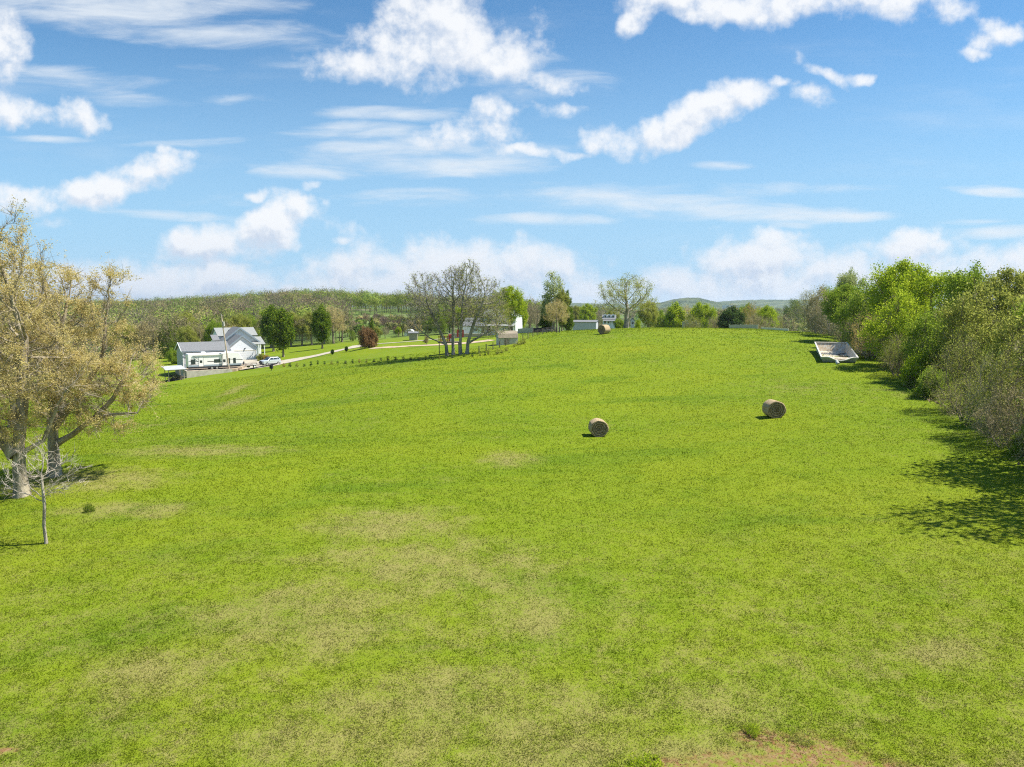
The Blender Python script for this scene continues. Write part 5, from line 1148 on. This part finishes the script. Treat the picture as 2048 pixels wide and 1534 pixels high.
# --- seedling row along the fence line
SD = [(567.6,734),(580,734),(594,734),(608.6,733),(622,731.5),(635.5,729),(649,729),(663,728.5),(675,726.5),(691,727.5),(705.6,726.5),(718.5,725.5),(733,725),(748,724),(762,721.5),(776,721),(791,720),(807,720),(821.6,720.5),(839,721.5),(852,720),(866,720),(879,718),(892,717),(905,716),(928,714),(944.7,713.5),(960.6,712),(970,711),(977,709.5),(995,708.5),(1003,706),(1012.6,702.5),(1028,693.5),(1036,690.5),(1042,689),(1048,687.5)]
ordn = ['first','second','third','fourth','fifth','sixth','seventh','eighth','ninth','tenth','eleventh','twelfth','thirteenth','fourteenth','fifteenth','sixteenth','seventeenth','eighteenth','nineteenth','twentieth','twenty-first','twenty-second','twenty-third','twenty-fourth','twenty-fifth','twenty-sixth','twenty-seventh','twenty-eighth','twenty-ninth','thirtieth','thirty-first','thirty-second','thirty-third','thirty-fourth','thirty-fifth','thirty-sixth','thirty-seventh','thirty-eighth','thirty-ninth','fortieth']
rs = random.Random(5)
for k, (px_, py_) in enumerate(SD):
    big = k >= 29; hh_ = (11 if big else 8.5)*rs.uniform(.75, 1.2); org = k in (0, 11)
    kind = 'rusty' if org else ('green' if k % 5 == 2 or big else 'dark green')
    T('seedling', f'{ordn[k]} small shrub from the left in the row along the field edge, {kind}', 'seedling', 'l_orange' if org else ('l_con' if kind == 'dark green' else 'l_olive'), 'bark', px_, py_-hh_, (8 if big else 5.5)*rs.uniform(.8, 1.3), py=py_, cat='shrub', group='small shrubs planted in a row along the field edge')

# --- weeds in the foreground
for px_, py_, w_, h_, lf, lb in ((1505,1466,38,.18,'l_lime','yellow green weed clump above the bare red soil'),(1290,1545,90,.24,'l_lime','large bright green weed clump at the bottom edge left of the soil'),(1604,1484,42,.10,'l_olive','low greyish weed clump on the right of the bare soil'),(178,1024,17,.3,'l_dark','small dark green bush right of the bare sapling')):
    p = hit(px_, py_); plant(PR['weed'], 'weed_clump', lb, 'weed', p, h_*1.7, w_/FPX*p.y, lf, 'bark', sink=.03)

# ------------------------------------------------------------------ hillside wood
CLx, CLy = at(775, 375).x, 375
SPEC = [((.18,.15,.10), .33, 'bare'), ((.15,.155,.055), .25, 'leaf'), ((.16,.20,.04), .17, 'leaf'), ((.10,.155,.03), .15, 'leaf'), ((.20,.17,.075), .10, 'leaf')]
def forest(name, label, pos, hs, rs_, sp, seed, n_leaf=190, size=.62):
    """many trees as one mass: per tree a trunk blade pair and a cloud of leaf-clump faces"""
    rg = np.random.default_rng(seed); n = len(pos); cols = np.array([s[0] for s in SPEC])[sp]; bare = (sp == 0)
    cols = cols*rg.uniform(.7, 1.35, (n, 1))*1.25*rg.uniform(.93, 1.07, (n, 3))
    k = n_leaf; d = rnorm(rg.normal(size=(n, k, 3))); r = rg.random((n, k, 1))**.42
    lump = 1 + .22*np.sin(d[..., :1]*5+rg.random((n, 1, 1))*6) + .2*np.sin(d[..., 2:]*6+rg.random((n, 1, 1))*6)
    c = d*r*lump*np.stack([rs_, rs_, hs*.36], -1)[:, None]; c[..., 2] += (hs*.62)[:, None]; c += pos[:, None]
    nrm = rnorm(rg.normal(size=(n, k, 3))*.28+d); a = rnorm(np.cross(nrm, rg.normal(size=(n, k, 3)))); b = np.cross(nrm, a)
    up_ = rnorm(rg.normal(size=(n, k, 3))*.45+d*.5+[0, 0, .8]); a = np.where(bare[:, None, None], up_, a); b = np.where(bare[:, None, None], rnorm(np.cross(a, nrm)), b)
    s = size*rg.uniform(.6, 1.35, (n, k, 1)); la = np.where(bare[:, None, None], 1.1, .55)*s; lb_ = np.where(bare[:, None, None], .2, .42)*s
    V = np.stack([c-a*la, c-b*lb_, c+a*la, c+b*lb_], 2).reshape(-1, 3); col = np.repeat(cols, k*4, axis=0)*np.repeat(rg.uniform(.92, 1.08, (n*k, 1)), 4, axis=0)
    F = np.arange(n*k*4).reshape(-1, 4)
    th = rg.random(n)*3.14; wv = np.stack([np.cos(th), np.sin(th), 0*th], 1)*.16; wv2 = np.stack([-np.sin(th), np.cos(th), 0*th], 1)*.16; top = pos.copy(); top[:, 2] += hs*.75
    lo_ = pos-[0, 0, .4]; TV = np.stack([lo_-wv, lo_+wv, top+wv*.3, top-wv*.3, lo_-wv2, lo_+wv2, top+wv2*.3, top-wv2*.3], 1).reshape(-1, 3)
    V = np.concatenate([V, TV]); col = np.concatenate([col, np.tile([[.20,.165,.125]], (len(TV), 1))]); F = np.concatenate([F, np.arange(n*8).reshape(-1, 4)+n*k*4])
    return tag(link(name, np_mesh(name, V, F, M['wood'], col=col)), label, None, None, 'stuff')
rg = np.random.default_rng(77)
def px_of(x, y): return 1024 + FPX*x/y*.996
edge_px = [-400, 330, 480, 540, 700, 850, 1060]; edge_Y = [200, 200, 214, 232, 236, 250, 262]
gx_, gy_ = np.meshgrid(np.arange(-560, 60, 7.4), np.arange(196, 650, 7.4)); x = (gx_+rg.uniform(-2.8, 2.8, gx_.shape)).ravel(); y = (gy_+rg.uniform(-2.8, 2.8, gy_.shape)).ravel()
P_ = px_of(x, y); Ye = np.interp(P_, edge_px, edge_Y)
keep = (y > Ye+9) & (P_ > -150) & (P_ < 1090) & (((x-CLx)/30)**2+((y-CLy-12)/34)**2 > 1) & ((y < 470) | (rg.random(len(y)) < .8))
fr_ = (P_ > 690) & (P_ < 860) & (y < CLy)
keep &= ~((P_ > 1000) & (y > 420))
x, y, P_, fr_ = x[keep], y[keep], P_[keep], fr_[keep]; n = len(x)
hs_ = rg.uniform(9, 14.5, n); hs_ = np.where(fr_, np.minimum(hs_, rg.uniform(3.6, 5.6, n)), hs_)
sp_ = rg.choice(5, n, p=[s[1] for s in SPEC]); cl = np.sin(x/37+1)*np.sin(y/29+2); sp_ = np.where((cl > .45) & (rg.random(n) < .6), 2, sp_); sp_ = np.where((cl < -.45) & (rg.random(n) < .6), 0, sp_)
sp_ = np.where((y > 430) & (sp_ == 0) & (rg.random(n) < .45), 1, sp_)
r_a = np.clip(hs_*.42, 1.8, 5.6)*rg.uniform(.75, 1.25, n)
forest('hillside_wood', 'mixed bare brown and fresh green wood covering the low hill', np.stack([x, y, H(x, y)], 1), hs_, r_a, sp_, 5, 400, .52)
print('wood trees', n)
# belts of trees out on the plain
x = rg.uniform(-60, 900, 5200); y = rg.uniform(330, 1900, 5200)
cl = np.sin(x/91+.4)*np.sin(y/63+1.1)+.4*np.sin(x/23+y/41.); P_ = px_of(x, y)
keep = (P_ > 1040) & (P_ < 2100) & (cl > -.05); x, y = x[keep], y[keep]; n = len(x)
forest('plain_woods', 'distant belts of trees on the plain beyond the field', np.stack([x, y, H(x, y)], 1), rg.uniform(6, 11, n), rg.uniform(3, 6, n), rg.choice(5, n, p=[.3, .27, .16, .2, .07]), 6, 60, 1.3)
# trees one can tell apart along the wood's front edge
cnt = {}
sp_i = {'bare': ('bare', 'l_brown', 'bark_grey', 'bare grey brown tree'), 'yel': ('leafy', 'l_olive', 'bark', 'yellow olive leafing tree'), 'lime': ('leafy', 'l_lime', 'bark', 'bright green leafing tree'), 'tan': ('wide', 'l_tan', 'bark', 'tan budding tree'), 'grn': ('vine', 'l_green', 'bark', 'mid green bushy tree')}
rw = random.Random(12); seq = ['bare','yel','bare','tan','bare','grn','bare','yel','bare','lime','bare','tan','yel','grn','bare','lime','bare','yel']
xs_ = list(range(226, 1050, 21)); k = 0
for px_ in xs_:
    kd = seq[k % len(seq)]; k += 1; Ye = float(np.interp(px_, edge_px, edge_Y))+rw.uniform(-2, 6); pr, lf, bk, nm = sp_i[kd]
    hgt = rw.uniform(8.5, 13); 
    if 690 < px_ < 860: hgt = rw.uniform(3.2, 5.0)
    if px_ > 860: hgt *= .85
    p = at(px_+rw.uniform(-5, 5), Ye); cnt[kd] = cnt.get(kd, 0)+1
    plant(PR[pr], 'wood_edge_tree', f'{ordn[cnt[kd]-1]} {nm} from the left along the front edge of the hillside wood', 'tree', p, hgt, hgt*rw.uniform(.6, .8), lf, bk, None, 'trees along the front edge of the hillside wood')

# ------------------------------------------------------------------ grass
def vnoise(x, y, sc, seed):
    """smooth value noise 0..1"""
    rg = np.random.default_rng(seed); tb = rg.random((256, 256)); u, v = x/sc, y/sc; i, j = np.floor(u).astype(int), np.floor(v).astype(int); f, g = u-i, v-j
    f, g = f*f*(3-2*f), g*g*(3-2*g); a = lambda p, q: tb[(i+p) % 256, (j+q) % 256]
    return (a(0,0)*(1-f)+a(1,0)*f)*(1-g)+(a(0,1)*(1-f)+a(1,1)*f)*g
def blades(name, label, n, y0, y1, seed, pw=1.6, wk=(.0095, .00078), lk=(.043, .0010), lean=1.12):
    rg = np.random.default_rng(seed); u = rg.random(n); Y = (y0**(1-pw) + u*(y1**(1-pw)-y0**(1-pw)))**(1/(1-pw))
    px_ = rg.uniform(-170, 2218, n); x = (px_-1024)/FPX*Y
    # clumping
    fx, fy = rg.uniform(.5, 4.5, (2, 14))*rg.choice([-1, 1], (2, 14)); fp = rg.random(14)*6.28
    cl = .40*vnoise(x, Y, .5, 1)+.18*vnoise(x*.8+Y*.6, Y*.8-x*.6, 1.3, 2)+.42*vnoise(x, Y, .2, 3); cl = np.clip((cl-.5)*2.0, -1, 1)
    k = rg.random(n) < .62+.38*cl
    soil = np.zeros(n, bool)
    for a, b_, rx, ry in ((1480,1534,1.6,.6),(1620,1515,1.5,.75),(1340,1540,.8,.35),(1740,1550,1.2,.5),(12,1502,.34,.15)):
        c = hit(a, min(b_, 1560)); soil |= (((x-c.x)/rx)**2+((Y-c.y)/ry)**2 < rg.uniform(.5, 1.3, n)) & (rg.random(n) < .76)
    yard = (px_ < 1040) & (Y > 128)
    k &= ~soil & ~yard; x, Y, cl = x[k], Y[k], cl[k]; n = len(x); z = H(x, Y)
    L = (lk[0]+lk[1]*Y)*(.55+.9*rg.random(n))*(1+.28*cl); w = (wk[0]+wk[1]*Y)*(.6+.8*rg.random(n)); th = rg.random(n)*6.283
    sd = np.stack([np.cos(th), np.sin(th), rg.normal(0, .3, n)], 1)*w[:, None]/2; ln = np.abs(rg.normal(lean, .35, n)); ph = rg.random(n)*6.283
    tip = np.stack([np.cos(ph)*np.sin(ln), np.sin(ph)*np.sin(ln), np.abs(np.cos(ln))], 1)*L[:, None]; b0 = np.stack([x, Y, z-.01], 1)
    V = np.stack([b0-sd, b0+sd, b0+tip], 1).reshape(-1, 3)
    return tag(link(name, np_mesh(name, V, np.arange(3*n).reshape(-1, 3), M['grass'], attr=np.repeat(np.clip(.70*rg.random(n)+.30*(.5-.5*np.clip(cl+rg.normal(0, .2, n), -1, 1)), 0, 1), 3))), label, None, None, 'stuff')
blades('grass', 'short green meadow grass of the field with dry straw patches', 2900000, 14.5, 172, 1, 1.65)
print('objects', len(bpy.data.objects))

# ------------------------------------------------------------------ air: even haze that pales the far hills
hz_m, hz_t, hz_o = mat_new('haze_air')
pv = hz_t.new('ShaderNodeVolumePrincipled'); pv.inputs['Color'].default_value = (0.80, 0.90, 1.0, 1); pv.inputs['Density'].default_value = 0.00007; pv.inputs['Anisotropy'].default_value = 0.2
hz_t.l.new(pv.outputs[0], hz_o.inputs['Volume'])
ho = MB().box(-15000, 15000, -15000, 15000, -60, 130).build('haze', hz_m)
tag(ho, 'thin pale summer haze over the far hills', None, None, 'stuff')
